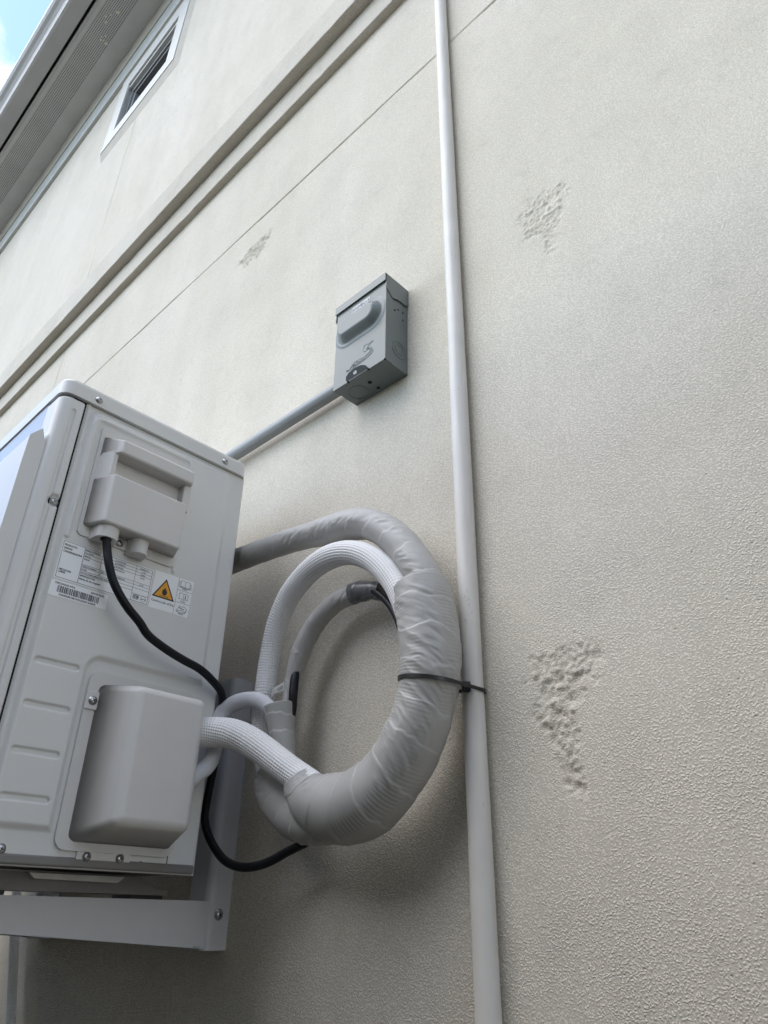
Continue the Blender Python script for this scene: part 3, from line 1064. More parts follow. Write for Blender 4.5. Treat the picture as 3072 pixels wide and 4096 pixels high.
# front corner post: flat part, rounded corner, front return, with a pressed groove
arc_r = 0.016
flat_len = (YFR + arc_r) - (YS - 0.0012)
su = np.concatenate([np.linspace(0, abs(flat_len), 44), abs(flat_len) + np.linspace(0.02, 1, 14) * arc_r * math.pi / 2, abs(flat_len) + arc_r * math.pi / 2 + np.array([0.004, 0.012, 0.03])])
zz2 = np.linspace(ZB + 0.008, 2.2080, 420)
U, V = np.meshgrid(su, zz2)
fl = abs(flat_len)
a_ = np.clip((U - fl) / arc_r, 0, math.pi / 2)
px_ = XS - 0.0004 - arc_r * (1 - np.cos(a_)) - np.maximum(0, U - fl - arc_r * math.pi / 2)
py_ = (YS - 0.0012) - np.minimum(U, fl) - arc_r * np.sin(a_)
nx_, ny_ = np.cos(a_), -np.sin(a_)
h = -0.0026 * (1 - sstep(0.0016, 0.0040, sd_path(U, V, [(0.0135, 1.4), (0.0135, 2.1855)])))
h += -0.002 * (1 - sstep(0.0, 0.002, U)) - 0.0035 * (1 - sstep(0.0, 0.004, 2.2080 - V))
h -= 0.0045 * (1 - sstep(0.006, 0.010, np.hypot(U - 0.0055, (V - 2.0375) * 0.9)))         # dished screw seat
post = grid_obj('corner_post', np.stack([px_ + h * nx_, py_ + h * ny_, V], -1), M['ac_paint'], ac, smooth=True, flip=True)
# lid: overhanging skirt with rounded front corners
lid = bmesh.new()
ro = 0.018


def lid_ring(o, z):
    return [(u, v, z) for u, v in rrect(XL - o, XS + 0.0014 + o, YFR - 0.0015 - o, YR + 0.001 + o, ro, 8)]


loft([lid_ring(-0.0016, 2.2118), lid_ring(0.0, 2.2114), lid_ring(0.0, 2.2335), lid_ring(-0.0015, 2.2375), lid_ring(-0.006, 2.2392)], lid)
obj('lid', lid, M['ac_paint'], ac, smooth=False)
# front panel, back guard, left side, floor pan
box('front_panel', XL + 0.002, XS - 0.048, YFR + 0.0005, YFR + 0.010, ZB + 0.01, 2.2095, M['ac_front'], ac, bev=0.001)
box('seam_backing', XS - 0.02, XS - 0.006, YFR + 0.02, YR - 0.004, ZB + 0.004, 2.212, M['hole'], ac)
box('side_panel', XL, XL + 0.004, YFR + 0.011, YR, ZB, 2.2105, M['ac_paint'], ac)
bm = bmesh.new()
for i in range(40):
    zc = ZB + 0.02 + i * 0.0148
    bm_box(XL + 0.006, XS - 0.05, YR - 0.004, YR - 0.002, zc, zc + 0.003, bm=bm)
for i in range(14):
    xc = XL + 0.02 + i * 0.058
    bm_box(xc, xc + 0.003, YR - 0.002, YR, ZB + 0.01, 2.21, bm=bm)
g_ = obj('rear_guard', bm, M['galv'], ac)
box('coil', XL + 0.005, XS - 0.045, YR - 0.03, YR - 0.006, ZB + 0.005, 2.21, M['dark_metal'], ac)
box('base_pan', XL + 0.002, XS - 0.002, YFR + 0.012, YR - 0.004, ZB + 0.0015, ZB + 0.012, M['dark_metal'], ac, bev=0.002)
# fan grille housing standing proud of the front, chamfered on top
gr = bmesh.new()
gx0, gx1 = XL + 0.10, XS - 0.0105
gpoly = [(-0.4338, 2.1190), (-0.4425, 2.1432), (-0.4565, 2.1252), (-0.4570, 2.08), (-0.4570, 1.66), (-0.4338, 1.64)]
prism(gpoly, 'x', gx0, gx1, gr)
fan = obj('fan_grille', gr, M['ac_paint'], ac)
bm = bmesh.new()
for k in range(9):
    r_ = 0.05 + k * 0.022
    q = [(XL + 0.36 + r_ * math.cos(2 * math.pi * i / 40), -0.4585, 1.90 + r_ * math.sin(2 * math.pi * i / 40)) for i in range(40)]
    rings = [[(x * 1.0 + (x - XL - 0.36) / r_ * dx, y + dy, z + (z - 1.90) / r_ * dx) for x, y, z in q] for dx, dy in ((-.0015, .003), (0, -.0005), (.0015, .003))]
    loft(rings, bm, caps=False)
sub('ring', bm, M['ac_paint'], fan)

# terminal cover near the top: back plate, hooded grip, body, two cable glands
TX = XS - 0.0012
term = obj('terminal_cover', prism(rrect(-0.3662, -0.2150, 2.0012, 2.1835, 0.007), 'x', TX, TX + 0.0035), M['ac_plastic'], ac)


def cover_block(base, front, xb, xf, bev, m, parent, name, seg=6):
    """tapered moulded block with rounded edges and flat faces: base and front are (y0, y1, z0, z1)"""
    b = bmesh.new()
    V = [[b.verts.new((x, q[i], q[j])) for i, j in ((0, 2), (1, 2), (1, 3), (0, 3))] for x, q in ((xb, base), (xf, front))]
    fs = [b.faces.new(V[1]), b.faces.new(V[0][::-1])]
    for i in range(4):
        fs.append(b.faces.new((V[0][i], V[0][(i + 1) % 4], V[1][(i + 1) % 4], V[1][i])))
    bmesh.ops.recalc_face_normals(b, faces=fs)
    es = [e for e in b.edges if not (e.verts[0] in V[0] and e.verts[1] in V[0])]
    bmesh.ops.bevel(b, geom=es, offset=bev, segments=seg, affect='EDGES', profile=0.5)
    o = obj(name, b, m, parent, smooth=True)
    w = o.modifiers.new('normals', 'WEIGHTED_NORMAL')
    w.weight = 90
    return o


body = cover_block((-0.3615, -0.2175, 2.0165, 2.0925), (-0.3465, -0.2285, 2.0165, 2.0935), TX + 0.003, XS + 0.036, 0.0035, M['ac_plastic'], term, 'cover_body')
cover_block((-0.3610, -0.2160, 2.1290, 2.1655), (-0.3440, -0.2235, 2.1300, 2.1525), TX + 0.003, XS + 0.036, 0.0035, M['ac_plastic'], term, 'grip')
bm = bm_box(TX + 0.003, XS + 0.010, -0.3575, -0.2200, 2.085, 2.135)
loft([[(x, a, z) for a, z in ((y0, 2.085), (y1, 2.085), (y1, 2.135), (y0, 2.135))] for x, y0, y1 in ((TX + 0.003, -0.3608, -0.3500), (XS + 0.026, -0.3505, -0.3440))], bm)
bm_box(TX + 0.003, XS + 0.026, -0.2325, -0.2195, 2.085, 2.135, 0.002, 2, bm)
obj('recess', bm, M['ac_plastic'], term)


def gland(yc, w, zt, zb, xo):
    pts = [(TX + 0.003, yc - w), (TX + 0.006, yc - w)]
    for i in range(13):
        a = math.pi * (1 - i / 12)
        pts.append((XS + xo - 0.015 + 0.015 * math.sin(a) ** 0.8, yc + w * 0.92 * math.cos(a)))
    pts += [(TX + 0.006, yc + w), (TX + 0.003, yc + w)]
    return prism(pts, 'z', zb, zt)


g1 = obj('cable_gland', gland(-0.3315, 0.0175, 2.0178, 1.9985, 0.031), M['ac_plastic'], term)
obj('cable_gland', gland(-0.2800, 0.0140, 2.0178, 1.9950, 0.026), M['ac_plastic'], term)
obj('gland_opening', prism(circle(XS + 0.0205, -0.3325, 0.0078, 18), 'z', 1.9978, 2.000), M['hole'], term)
screw(ac, (TX + 0.0036, -0.3045, 2.0085), (1, 0, 0), 0.95, 0.4)

# valve cover at the bottom
VXb = XS - 0.0052
vplate = prism(rrect(-0.3030, -0.1440, 1.6130, 1.8255, 0.014), 'x', VXb, VXb + 0.0045)
vcov = obj('valve_cover', vplate, M['ac_plastic'], ac)
cover_block((-0.2885, -0.1480, 1.6225, 1.8105), (-0.2615, -0.1620, 1.6400, 1.8030), VXb + 0.004, XS + 0.060, 0.0095, M['ac_plastic'], vcov, 'cover_body', 7)
box('screw_tab', VXb + 0.0040, VXb + 0.0068, -0.3035, -0.284, 1.7755, 1.7985, M['ac_plastic'], vcov, bev=0.0008)
screw(ac, (VXb + 0.0068, -0.2942, 1.7869), (1, 0, 0), 1.0, 0.2)
# service plate below it with two screws, folded knock-out beside it
box('service_plate', XS - 0.0052, XS - 0.0022, -0.2725, -0.2025, 1.5990, 1.6155, M['ac_plastic'], ac, bev=0.0008)
screw(ac, (XS - 0.0022, -0.2597, 1.6079), (1, 0, 0), 0.95, 0.9)
screw(ac, (XS - 0.0022, -0.2168, 1.6079), (1, 0, 0), 0.95, 0.5)
bm = bm_box(XS - 0.0062, XS - 0.0046, -0.1674, -0.1488, 1.6166, 1.6176)
bm_box(XS - 0.0062, XS - 0.0046, -0.1496, -0.1486, 1.6035, 1.6166, bm=bm)
prism(circle(-0.1674, 1.6185, 0.0014, 10), 'x', XS - 0.0062, XS - 0.0044, bm)
prism(circle(-0.1488, 1.6180, 0.0014, 10), 'x', XS - 0.0062, XS - 0.0044, bm)
prism(circle(-0.1860, 1.6060, 0.0010, 8), 'x', XS - 0.0062, XS - 0.0044, bm)
obj('knockout_slot', bm, M['hole'], ac)
# screws of lid and casing
screw(ac, (XS + 0.0014, -0.3820, 2.2215), (1, 0, 0), 1.0, 0.1)
screw(ac, (XS + 0.0014, -0.1531, 2.2225), (1, 0, 0), 1.0, 0.6)
screw(ac, (XS - 0.0048, -0.4042, 2.0370), (1, 0, 0), 1.0, 0.3)
screw(ac, (XS - 0.0045, -0.3596, 1.6100), (1, 0, 0), 1.0, 0.8)

# foot rail under the body with its rubber pads
ft = bmesh.new()
fx0, fx1 = XS - 0.125, XS - 0.070
top = [(-0.345, 1.592), (-0.1476, 1.592), (-0.132, 1.5825), (-0.1175, 1.578), (-0.1032, 1.5765), (-0.1032, 1.5722), (-0.1060, 1.5712), (-0.395, 1.5716), (-0.412, 1.5718), (-0.412, 1.576), (-0.395, 1.580)]
prism(top, 'x', fx0, fx1, ft)
foot = obj('foot', ft, M['dark_metal'], ac)
box('rubber_pad', fx0 + 0.004, fx1 - 0.002, -0.155, -0.107, 1.5664, 1.5711, M['rubber'], foot)
box('rubber_pad', fx0 + 0.004, fx1 - 0.002, -0.372, -0.318, 1.5664, 1.5715, M['rubber'], foot)
obj('foot_rib', prism([(-0.300, 1.5905), (-0.175, 1.5905), (-0.184, 1.5835), (-0.292, 1.5845)], 'x', fx1, fx1 + 0.012), M['galv'], foot)

# labels on the side panel
XLb = XS + 0.0003


def sticker(name, q, m=None):
    return obj(name, ([(XLb, a, b) for a, b in q] + [(XLb - 0.0009, a, b) for a, b in q], [(0, 1, 2, 3), (0, 4, 5, 1), (1, 5, 6, 2), (2, 6, 7, 3), (3, 7, 4, 0)]), m or M['sticker'], ac)


def frx(u, v, h=0):
    return (XLb + 0.00025 + h, u, v)


lb = sticker('rating_label', [(-0.3808, 1.9316), (-0.2445, 1.9325), (-0.2442, 1.9882), (-0.3800, 1.9870)])
pr = Print()
a0, a1, c0, c1 = -0.3790, -0.2458, 1.9336, 1.9860
lw = 0.00055
pr.line([(a0, c0), (a1, c0), (a1, c1), (a0, c1)], lw, closed=True)


def Uf(f):
    return a0 + (a1 - a0) * f


def Vf(f):
    return c1 - (c1 - c0) * f


for f in (0.085, 0.17, 0.26, 0.47, 0.55, 0.64, 0.73):
    pr.line([(Uf(0.226), Vf(f)), (Uf(1.0 if f != 0.73 else 0.81), Vf(f))], lw * 0.8)
pr.line([(Uf(0.81), Vf(0.80)), (Uf(1.0), Vf(0.80))], lw * 0.8)
pr.line([(Uf(0.226), c0), (Uf(0.226), c1)], lw)
pr.line([(Uf(0.42), Vf(0)), (Uf(0.42), Vf(0.64))], lw * 0.8)
pr.line([(Uf(0.57), Vf(0)), (Uf(0.57), Vf(0.73))], lw * 0.8)
pr.line([(Uf(0.81), c0), (Uf(0.81), c1)], lw * 0.8)
for txt, f, fit in (('PRODUCTO:', 0.115, 0.0175), ('UNIDAD', 0.205, 0.0115), ('CONDENSADORA', 0.295, 0.0262), ('HECHO EN:', 0.80, 0.0170), ('CHINA', 0.865, 0.0098)):
    pr.text(txt, Uf(0.014), Vf(f), 0.0036, fit, bold=0.00012)
for txt, fu, fv, w in (('MODELO/CATALOGO', .235, .072, .021), ('No. PARTE', .235, .155, .012), ('MARCA', .235, .245, .009), ('SERIE', .235, .335, .008),
                       ('TENSION NOMINAL', .235, .535, .021), ('FASE', .235, .62, .007), ('MOTOR TERMICAMENTE PROTEGIDO', .235, .71, .041), ('220V~', .43, .535, .008), ('1', .43, .62, .001),
                       ('CAPACIDAD', .58, .072, .014), ('CORRIENTE', .58, .155, .0135), ('POTENCIA', .58, .245, .012), ('FRECUENCIA', .58, .335, .0145), ('REFRIGERANTE', .58, .535, .017),
                       ('24000BTU/h', .85, .072, .014), ('11.9A', .88, .155, .006), ('2580W', .87, .245, .008), ('60 Hz', .875, .335, .0065), ('R-32', .88, .535, .006)):
    pr.text(txt, Uf(fu), Vf(fv), 0.0028, w, bold=0.00006)
pr.text('IMPORTADO POR:', Uf(.235), Vf(.80), 0.0030, 0.0215, bold=0.00012)
pr.text('Maria de los Angeles', Uf(.235), Vf(.885), 0.0030, 0.030, bold=0.00012)
pr.text('NOM', Uf(.83), Vf(.915), 0.0058, 0.0088, bold=0.0002)
pr.line([(Uf(.83), Vf(.80) - .0012), (Uf(.83) + .0088, Vf(.80) - .0012)], lw)
pr.line([(Uf(.83), Vf(.935)), (Uf(.83) + .0088, Vf(.935))], lw)
pr.line([(Uf(.95) + .0042 * math.cos(i * math.pi / 9), Vf(.885) + .0042 * math.sin(i * math.pi / 9)) for i in range(18)], 0.0004, closed=True)
pr.text('ANCE', Uf(.95) - .0038, Vf(.905), 0.0024, .0076, bold=0.0001)
pr.build('print', M['ink'], lb, frx)

lb = sticker('barcode_label', [(-0.3829, 1.9074), (-0.3031, 1.9086), (-0.3032, 1.9298), (-0.3820, 1.9292)])
pr = Print()
pr.text('CINCON242-WD2', -0.3772, 1.9245, 0.0036, 0.0272, bold=0.0001)
pr.text('2001819532', -0.3280, 1.9248, 0.0036, 0.0192, bold=0.0001)
pr.text('G3690381081953250912005R', -0.3690, 1.9098, 0.0034, 0.0512, bold=0.0001)
rng = random.Random(3)
u = -0.3724
while u < -0.3150:
    w = rng.choice((0.00045, 0.00045, 0.0009, 0.0013))
    pr.rect(u, u + w, 1.9138, 1.9228)
    u += w + rng.choice((0.00045, 0.00045, 0.0007, 0.0011))
pr.build('print', M['ink'], lb, frx)

lb = sticker('warning_label', [(-0.2424, 1.9322), (-0.1782, 1.9328), (-0.1755, 1.9911), (-0.2408, 1.9896)])
tri = [(-0.2407, 1.9497), (-0.2035, 1.9502), (-0.2213, 1.9816)]
cu, cv = -0.2218, 1.9605
pr = Print()
pr.poly([(cu + (a - cu) * 0.99, cv + (b - cv) * 0.99) for a, b in tri])
pr.build('warning_triangle', M['ink'], lb, frx)
pr = Print()
pr.poly([(cu + (a - cu) * 0.80, cv + (b - cv) * 0.80) for a, b in tri])
pr.build('warning_field', M['orange'], lb, lambda a, b, h: (XLb + 0.0004, a, b))
pr = Print()
fl_ = [(0, -1), (-.35, -.95), (-.62, -.7), (-.72, -.35), (-.62, 0), (-.66, .28), (-.45, .12), (-.42, .5), (-.2, .3), (-.12, .95), (.08, .55), (.16, .75), (.3, .3), (.5, .42), (.5, .1), (.7, .05), (.66, -.4), (.55, -.75), (.3, -.95)]
pr.poly([(-0.2214 + .0058 * a, 1.9620 + .0068 * b) for a, b in fl_], 0.0002)
pr.rect(-0.2295, -0.2140, 1.9533, 1.9542, 0.0002)
pr.text('Caution,risk of fire', -0.2400, 1.9428, 0.0050, 0.0365, bold=0.00004)
pr.line([(-0.2010, 1.9905), (-0.2026, 1.9322)], 0.0004)
pr.line([(-0.2014, 1.9712), (-0.1763, 1.9719)], 0.0004)
pr.line([(-0.2020, 1.9520), (-0.1772, 1.9527)], 0.0004)
for k, (bu, bv) in enumerate(((-0.1895, 1.9825), (-0.1895, 1.9628), (-0.1900, 1.9435))):
    w, h_ = 0.0075, 0.0052
    if k == 2:
        q = [(-1.1, -.9), (-.5, .8), (.0, .55), (.55, .9), (1.15, .1), (.8, -.9), (0, -.45)]
    else:
        q = [(-1, -.9), (-1, .85), (-.5, 1), (0, .8), (.5, 1), (1, .85), (1, -.9), (.5, -.75), (0, -1), (-.5, -.75)]
    pr.line([(bu + w * a, bv + h_ * b) for a, b in q], 0.0005, closed=True)
    if k < 2:
        pr.line([(bu, bv - h_), (bu, bv + .8 * h_)], 0.0005)
    if k == 0:
        for e in (1.2, 1.4):
            pr.line([(bu - w * e, bv + h_ * (.9 - .2 * e)), (bu - w * e, bv - h_ * (.6 + .35 * e)), (bu, bv - h_ * (.8 + .3 * e)), (bu + w * e, bv - h_ * (.6 + .35 * e)), (bu + w * e, bv + h_ * (.9 - .2 * e))], 0.0004)
    if k == 1:
        pr.text('i', bu + .0022, bv - .003, .0085, bold=0.0003)
    if k == 2:
        pr.line([(bu - .5 * w, bv + .25 * h_), (bu + .55 * w, bv - .1 * h_)], 0.0011)
        pr.line([(bu + 1.15 * w, bv - .1 * h_), (bu + .8 * w, bv - 1.15 * h_), (bu - 1.1 * w, bv - 1.1 * h_)], 0.0006)
    for e in range(2):
        pr.rect(bu - .0045, bu + .004, bv - .0076 - .0011 * e, bv - .0071 - .0011 * e)
pr.build('print', M['ink'], lb, frx)

# ------------------------------------------------------------------ wall bracket (two, alike)
XA = -0.9744


def make_bracket():
    e = empty('wall_bracket', (XA, 0.0, 1.506), 'white steel wall bracket under the open right end of the air conditioner, with bolt showing', 'bracket', 'brackets that carry the air conditioner')
    # rail: folded channel, flange towards +X, rounded fold
    prof = [(XA, 0.0)] + [(XA, -0.026)] + [(XA - 0.012 + 0.012 * math.cos(R(a)), -0.026 - 0.012 * math.sin(R(a))) for a in range(15, 91, 15)] + [(XA - 0.048, -0.038), (XA - 0.048, 0.0), (XA - 0.045, 0.0), (XA - 0.045, -0.035), (XA - 0.012, -0.035), (XA - 0.003, -0.026), (XA - 0.003, 0.0)]
    obj('rail', prism(prof, 'z', 1.506, 1.888), M['bracket'], e)
    # arm: tapered, from the rail outwards
    arm = [(-0.0345, 1.5662), (-0.0345, 1.5090), (-0.040, 1.5085), (-0.45, 1.5365), (-0.452, 1.5662)]
    obj('arm', prism(arm, 'x', XA - 0.036, XA - 0.0032), M['bracket'], e)
    screw(e, (XA, -0.0185, 1.5498), (1, 0, 0), 1.25, 0.3, 'bolt')
    obj('end_notch', bm_box(XA - 0.0034, XA - 0.0024, -0.052, -0.042, 1.5090, 1.5120), M['galv'], e)
    return e


br = make_bracket()
b2 = br.copy()
COL.objects.link(b2)
b2.location.x -= 0.56
b2['label'] = 'white steel wall bracket glimpsed through the gap under the air conditioner foot'
for ch in list(br.children):
    c = ch.copy()
    COL.objects.link(c)
    c.parent = b2
    c.matrix_parent_inverse = ch.matrix_parent_inverse

# ------------------------------------------------------------------ refrigerant line coil
coil = empty('refrigerant_line_coil', (-0.70, -0.06, 1.82), 'coil of refrigerant lines in grey tape and white woven sleeve beside the white pipe', 'pipe coil')


def wrap_disp(pitch, lap, rib, rpitch, wr, seed, oval=0.0, ang=0.0, slope=1.0):
    def f(s, t, r):
        ph = (s + slope * pitch * t / (2 * math.pi) + 0.012 * fbm(s * 30, 1.5 * np.cos(t), 1.5 * np.sin(t), 2, seed + 9)) / pitch
        fr = ph - np.floor(ph)
        d = lap * (sstep(0.0, 0.08, fr) - fr * 0.9)
        msk = sstep(-0.12, 0.18, fbm(s * 16, 1.4 * np.cos(t), 1.4 * np.sin(t), 2, seed + 3))
        d = d + rib * msk * np.sin(2 * math.pi * (s + 0.0012 * np.sin(t * 2)) / rpitch)
        # slanting creases of the stretched tape
        q = fbm((s * 70 + t * 1.6), 0.9 * np.cos(t) + 0 * s, 0.9 * np.sin(t) + s * 6, 3, seed)
        d = d + wr * (1 - np.abs(q) * 3.2).clip(-0.6, 1) * sstep(-0.1, 0.25, fbm(s * 11, 1.2 * np.cos(t), 1.2 * np.sin(t), 2, seed + 5))
        d = d + 0.05 * r * fbm(s * 25, 1.1 * np.cos(t), 1.1 * np.sin(t), 2, seed + 7)
        d = d + oval * r * np.cos(2 * (t - ang)) + 0.35 * oval * r * np.cos(3 * (t - ang))
        return d
    return f


def weave_disp(pitch, n, amp, seed):
    def f(s, t, r):
        sq = s + 0.0015 * fbm(s * 40, np.cos(t), np.sin(t), 2, seed)
        a = np.abs(np.sin(math.pi * sq / pitch + 0 * t))
        b = np.abs(np.sin(n * t / 2 + 0 * s))
        return amp * (a ** 0.6) * (b ** 0.6) + 0.05 * r * fbm(s * 14, 0.9 * np.cos(t), 0.9 * np.sin(t), 2, seed + 2)
    return f


S = {
 'wrapped_pipe': [(-1.0325, -0.075, 2.0796, 0.02), (-0.9889, -0.075, 2.0801, 0.0196), (-0.9413, -0.075, 2.0777, 0.0191), (-0.8953, -0.072, 2.0766, 0.0187), (-0.8452, -0.07, 2.0738, 0.0188), (-0.7931, -0.068, 2.0687, 0.0188), (-0.7439, -0.066, 2.0626, 0.0205), (-0.7014, -0.064, 2.0575, 0.0222), (-0.6636, -0.063, 2.0494, 0.0227), (-0.6311, -0.062, 2.0329, 0.0226), (-0.6001, -0.061, 2.0051, 0.0229), (-0.5744, -0.06, 1.9735, 0.0229), (-0.554, -0.06, 1.942, 0.0223), (-0.5409, -0.058, 1.9147, 0.0218), (-0.5309, -0.055, 1.8836, 0.0191), (-0.5302, -0.05, 1.8565, 0.0155)],
 'sleeve_loop': [(-0.5612, -0.075, 1.8809, 0.0149), (-0.5704, -0.075, 1.9028, 0.0151), (-0.5831, -0.075, 1.9265, 0.0152), (-0.604, -0.074, 1.954, 0.0159), (-0.6294, -0.073, 1.978, 0.0164), (-0.6596, -0.072, 1.9966, 0.0166), (-0.6909, -0.071, 2.0073, 0.017), (-0.7232, -0.07, 2.0106, 0.0174), (-0.7573, -0.068, 2.0066, 0.0169), (-0.7875, -0.066, 1.9955, 0.0165), (-0.8137, -0.064, 1.9798, 0.0161), (-0.833, -0.062, 1.9588, 0.0156), (-0.8474, -0.06, 1.9335, 0.0153), (-0.8567, -0.058, 1.9044, 0.0149), (-0.8615, -0.057, 1.8746, 0.0153), (-0.8631, -0.056, 1.8447, 0.0157), (-0.8659, -0.055, 1.8159, 0.0155), (-0.8644, -0.055, 1.7868, 0.0153), (-0.8582, -0.055, 1.7605, 0.015), (-0.848, -0.055, 1.7345, 0.0147), (-0.8322, -0.055, 1.7089, 0.0144), (-0.8103, -0.056, 1.686, 0.0141)],
 'wrapped_branch': [(-0.6925, -0.045, 1.953, 0.0145), (-0.7206, -0.045, 1.951, 0.0142), (-0.7492, -0.045, 1.9417, 0.0139), (-0.7725, -0.046, 1.9248, 0.0139), (-0.7896, -0.047, 1.9047, 0.0139), (-0.8005, -0.048, 1.8834, 0.0133), (-0.8077, -0.05, 1.8599, 0.0111), (-0.8106, -0.052, 1.836, 0.0088), (-0.8102, -0.054, 1.812, 0.0085)],
 'taped_end': [(-0.6348, -0.045, 1.9407, 0.0124), (-0.6524, -0.045, 1.9468, 0.0126), (-0.6741, -0.045, 1.9519, 0.0143), (-0.6925, -0.045, 1.953, 0.0151)],
 'branch_cable': [(-0.6731, -0.0452, 1.9505, 0.0052), (-0.6631, -0.047, 1.9488, 0.0056), (-0.6435, -0.052, 1.9405, 0.0055), (-0.626, -0.053, 1.9263, 0.0054), (-0.6115, -0.052, 1.909, 0.0053), (-0.5979, -0.054, 1.8878, 0.0052), (-0.5870, -0.057, 1.8669, 0.0052), (-0.5650, -0.060, 1.8380, 0.0052)],
 'wrapped_cone': [(-0.8145, -0.066, 1.8091, 0.0216), (-0.812, -0.064, 1.7926, 0.0193), (-0.8089, -0.062, 1.7751, 0.0171), (-0.8056, -0.06, 1.7554, 0.0155), (-0.8026, -0.058, 1.7337, 0.0153), (-0.7905, -0.056, 1.7093, 0.015), (-0.7682, -0.054, 1.6872, 0.0165)],
 'foam_tube': [(-0.888, -0.172, 1.692, 0.0108), (-0.884, -0.1552, 1.7004, 0.0108), (-0.88, -0.1505, 1.7058, 0.0108), (-0.878, -0.1438, 1.7136, 0.0108), (-0.878, -0.1343, 1.7216, 0.0108), (-0.88, -0.1256, 1.7329, 0.0108), (-0.886, -0.1181, 1.7467, 0.0109), (-0.894, -0.1122, 1.7609, 0.011), (-0.903, -0.107, 1.7756, 0.0111), (-0.9099, -0.102, 1.7913, 0.0113), (-0.9091, -0.098, 1.805, 0.0114), (-0.9017, -0.094, 1.8144, 0.0113), (-0.888, -0.09, 1.8206, 0.0113), (-0.8717, -0.086, 1.8225, 0.0112), (-0.8521, -0.083, 1.8208, 0.0109), (-0.8358, -0.08, 1.8148, 0.0105), (-0.8249, -0.076, 1.8063, 0.0103), (-0.8158, -0.072, 1.7961, 0.0095)],
 'sleeve_outlet': [(-0.8797, -0.165, 1.7633, 0.0182), (-0.8725, -0.15, 1.7658, 0.0185), (-0.8589, -0.136, 1.7667, 0.0188), (-0.8418, -0.124, 1.7644, 0.0187), (-0.8255, -0.114, 1.7578, 0.0186), (-0.8064, -0.106, 1.7471, 0.0183), (-0.7876, -0.098, 1.7343, 0.0181), (-0.7669, -0.092, 1.7203, 0.0178), (-0.7472, -0.086, 1.7074, 0.0175), (-0.7261, -0.082, 1.6954, 0.0172), (-0.7093, -0.078, 1.6847, 0.017)],
 'bundle': [(-0.5505, -0.062, 1.9157, 0.0345), (-0.5454, -0.062, 1.895, 0.0358), (-0.5414, -0.062, 1.8724, 0.0357), (-0.5382, -0.062, 1.8459, 0.0351), (-0.5368, -0.062, 1.8207, 0.0348), (-0.5381, -0.062, 1.799, 0.0342), (-0.5425, -0.062, 1.7804, 0.0329), (-0.5463, -0.062, 1.7684, 0.0334), (-0.5522, -0.063, 1.7503, 0.0336), (-0.5618, -0.064, 1.731, 0.0344), (-0.5764, -0.065, 1.7105, 0.035), (-0.5952, -0.066, 1.6915, 0.0359), (-0.6185, -0.067, 1.6748, 0.0378), (-0.6484, -0.068, 1.6633, 0.0396), (-0.6804, -0.07, 1.662, 0.04), (-0.708, -0.075, 1.6703, 0.0355), (-0.7273, -0.08, 1.685, 0.0282), (-0.7376, -0.086, 1.7003, 0.021)],
 'bundle_tail': [(-0.8325, -0.056, 1.7196, 0.0225), (-0.8200, -0.058, 1.6990, 0.0245), (-0.8000, -0.060, 1.6800, 0.0255), (-0.7730, -0.062, 1.6640, 0.0265), (-0.7425, -0.064, 1.6540, 0.0265), (-0.7096, -0.066, 1.6500, 0.0260), (-0.67, -0.068, 1.652, 0.024)],
}
tube('wrapped_pipe', S['wrapped_pipe'], M['tape'], coil, 0.0011, 96, wrap_disp(0.043, 0.0009, 0.00022, 0.0042, 0.0010, 11))
tube('woven_sleeve', S['sleeve_loop'], M['sleeve'], coil, 0.0007, 168, weave_disp(0.0042, 27, 0.0012, 21))
tube('wrapped_branch', S['wrapped_branch'], M['tape'], coil, 0.0012, 64, wrap_disp(0.050, 0.0010, 0.0, 0.005, 0.0010, 31))
tube('taped_end', S['taped_end'], M['dark_tape'], coil, 0.0012, 64, wrap_disp(0.030, 0.0008, 0.0, 0.005, 0.0016, 41))
tube('branch_cable', S['branch_cable'], M['cable'], coil, 0.003, 20)
tube('branch_cable', [(-0.8050, -0.048, 1.8720, 0.0055), (-0.8015, -0.052, 1.8560, 0.0060), (-0.7992, -0.055, 1.8440, 0.0064), (-0.7980, -0.056, 1.8340, 0.0064), (-0.7970, -0.057, 1.8220, 0.0064), (-0.7975, -0.056, 1.8050, 0.006), (-0.800, -0.056, 1.79, 0.006)], M['cable'], coil, 0.003, 20)
flap = loft([[(-0.8420, -0.0640, 1.8245), (-0.8330, -0.0700, 1.8175), (-0.8325, -0.0690, 1.8170), (-0.8415, -0.0630, 1.8240)], [(-0.8300, -0.0690, 1.8360), (-0.8230, -0.0710, 1.8260), (-0.8225, -0.0700, 1.8255), (-0.8295, -0.0680, 1.8355)], [(-0.8190, -0.0560, 1.8475), (-0.8150, -0.0590, 1.8330), (-0.8145, -0.0580, 1.8325), (-0.8185, -0.0550, 1.8470)]])
obj('tape_flap', flap, M['tape'], coil, smooth=True)
tube('wrapped_cone', S['wrapped_cone'], M['tape'], coil, 0.0012, 72, wrap_disp(0.024, 0.0012, 0.0, 0.005, 0.0010, 51))
tube('foam_tube', S['foam_tube'], M['foam'], coil, 0.002, 40, lambda s, t, r: 0.06 * r * fbm(s * 40, np.cos(t), np.sin(t), 2, 61))
tube('woven_sleeve', S['sleeve_outlet'], M['sleeve'], coil, 0.0007, 192, weave_disp(0.0042, 31, 0.0012, 71))
tube('wrapped_bundle', S['bundle'], M['tape'], coil, 0.0010, 150, wrap_disp(0.041, 0.0011, 0.00018, 0.0043, 0.0011, 81, 0.045, R(20)))
tube('bundle_tail', S['bundle_tail'], M['tape'], coil, 0.0011, 96, wrap_disp(0.034, 0.0013, 0.0, 0.005, 0.0012, 91))

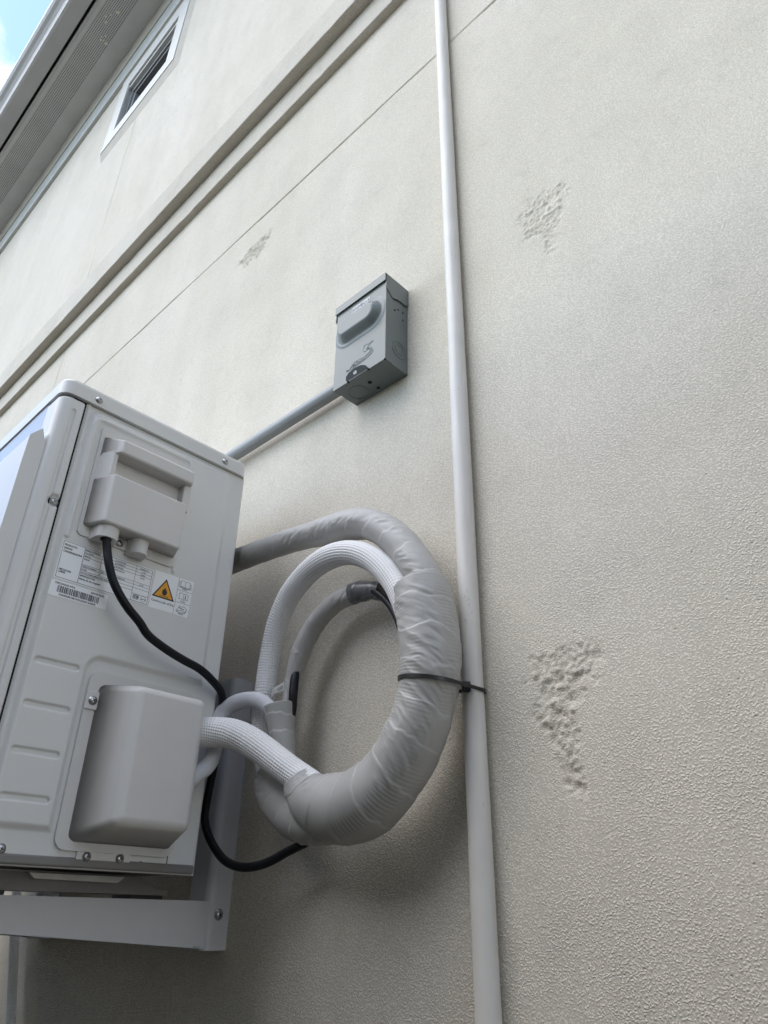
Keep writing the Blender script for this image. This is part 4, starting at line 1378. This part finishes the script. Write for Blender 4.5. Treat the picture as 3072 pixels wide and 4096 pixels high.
# ------------------------------------------------------------------ black cable tie round bundle and pipe
tie = empty('cable_tie', (-0.527, -0.04, 1.79), 'black plastic cable tie strapping the taped coil to the white pipe', 'cable tie')
bc, brd = np.array([-0.5395, -0.062]), 0.0362
pc, prd = np.array([PX, PYc]), 0.0146
ang = np.linspace(0, 2 * math.pi, 200, endpoint=False)
ptsh = np.vstack([bc + brd * np.stack([np.cos(ang), np.sin(ang)], 1), pc + prd * np.stack([np.cos(ang), np.sin(ang)], 1)])
# convex hull
o_ = sorted(map(tuple, np.round(ptsh, 6)))


def half(seq):
    h_ = []
    for p in seq:
        while len(h_) > 1 and (h_[-1][0] - h_[-2][0]) * (p[1] - h_[-2][1]) - (h_[-1][1] - h_[-2][1]) * (p[0] - h_[-2][0]) <= 0:
            h_.pop()
        h_.append(p)
    return h_[:-1]


hull = np.array(half(o_) + half(o_[::-1]))
cen = hull.mean(0)
nr = (hull - cen) / np.linalg.norm(hull - cen, axis=1)[:, None]
zt_ = 1.7915 - 0.16 * (hull[:, 0] + 0.5395)
P = np.zeros((len(hull) + 1, 4, 3))
for k, (off, dz) in enumerate(((0, -0.0022), (0.0013, -0.0022), (0.0013, 0.0022), (0, 0.0022))):
    q = np.column_stack([hull + nr * off, zt_ + dz])
    P[:, k] = np.vstack([q, q[:1]])
grid_obj('strap', P, M['nylon'], tie, smooth=False, wrap=True)
hd = bm_box(-0.0050, 0.0050, -0.0040, 0.0040, -0.0058, 0.0058, 0.0012)
hp = Vector((-0.5085, -0.0320, 1.7868))
bmesh.ops.rotate(hd, cent=(0, 0, 0), matrix=Matrix.Rotation(R(52), 3, 'Z'), verts=hd.verts)
bmesh.ops.translate(hd, vec=hp, verts=hd.verts)
obj('head', hd, M['nylon'], tie)

# ------------------------------------------------------------------ black power cable
pc_pts = [(-0.8895, -0.3325, 2.004), (-0.887, -0.3325, 1.9963), (-0.885, -0.3287, 1.9798), (-0.88, -0.3251, 1.9613), (-0.876, -0.3176, 1.9404), (-0.873, -0.3069, 1.9233), (-0.872, -0.2907, 1.9064), (-0.873, -0.2692, 1.8914), (-0.875, -0.2518, 1.8778), (-0.878, -0.2213, 1.8671), (-0.88, -0.1898, 1.8592), (-0.885, -0.161, 1.855), (-0.89, -0.1372, 1.8471), (-0.9010, -0.1085, 1.8345), (-0.9088, -0.0985, 1.8170), (-0.9160, -0.0930, 1.7970), (-0.9200, -0.0920, 1.7655), (-0.9230, -0.0910, 1.7340), (-0.9300, -0.0890, 1.7065), (-0.936, -0.087, 1.6830), (-0.9385, -0.085, 1.6690), (-0.9371, -0.08, 1.6526), (-0.922, -0.075, 1.6312), (-0.9007, -0.07, 1.6139), (-0.8752, -0.065, 1.6057), (-0.8493, -0.058, 1.6055), (-0.8186, -0.056, 1.611), (-0.7881, -0.055, 1.6205), (-0.7539, -0.055, 1.6294), (-0.721, -0.055, 1.639)]
pcable = tube('power_cable', [(*p, 0.0057) for p in pc_pts], M['cable'], None, 0.003, 24)
tag(pcable, 'thick black power cable hanging from the terminal cover down behind the coil', 'cable')

# ------------------------------------------------------------------ corrugated drain hose
hs = [(-1.6440 + 0.0515 * k * 0.1 * 10 / 1.0, -0.022, 1.5113 - 0.0996 * k, 0.0083) for k in np.linspace(-0.8, 6.0, 16)]
hose = tube('drain_hose', hs, M['hose'], None, 0.0008, 28, lambda s, t, r: 0.0011 * np.sin(2 * math.pi * s / 0.0044) + 0 * t)
tag(hose, 'white corrugated drain hose hanging against the wall below the bracket arm', 'hose')
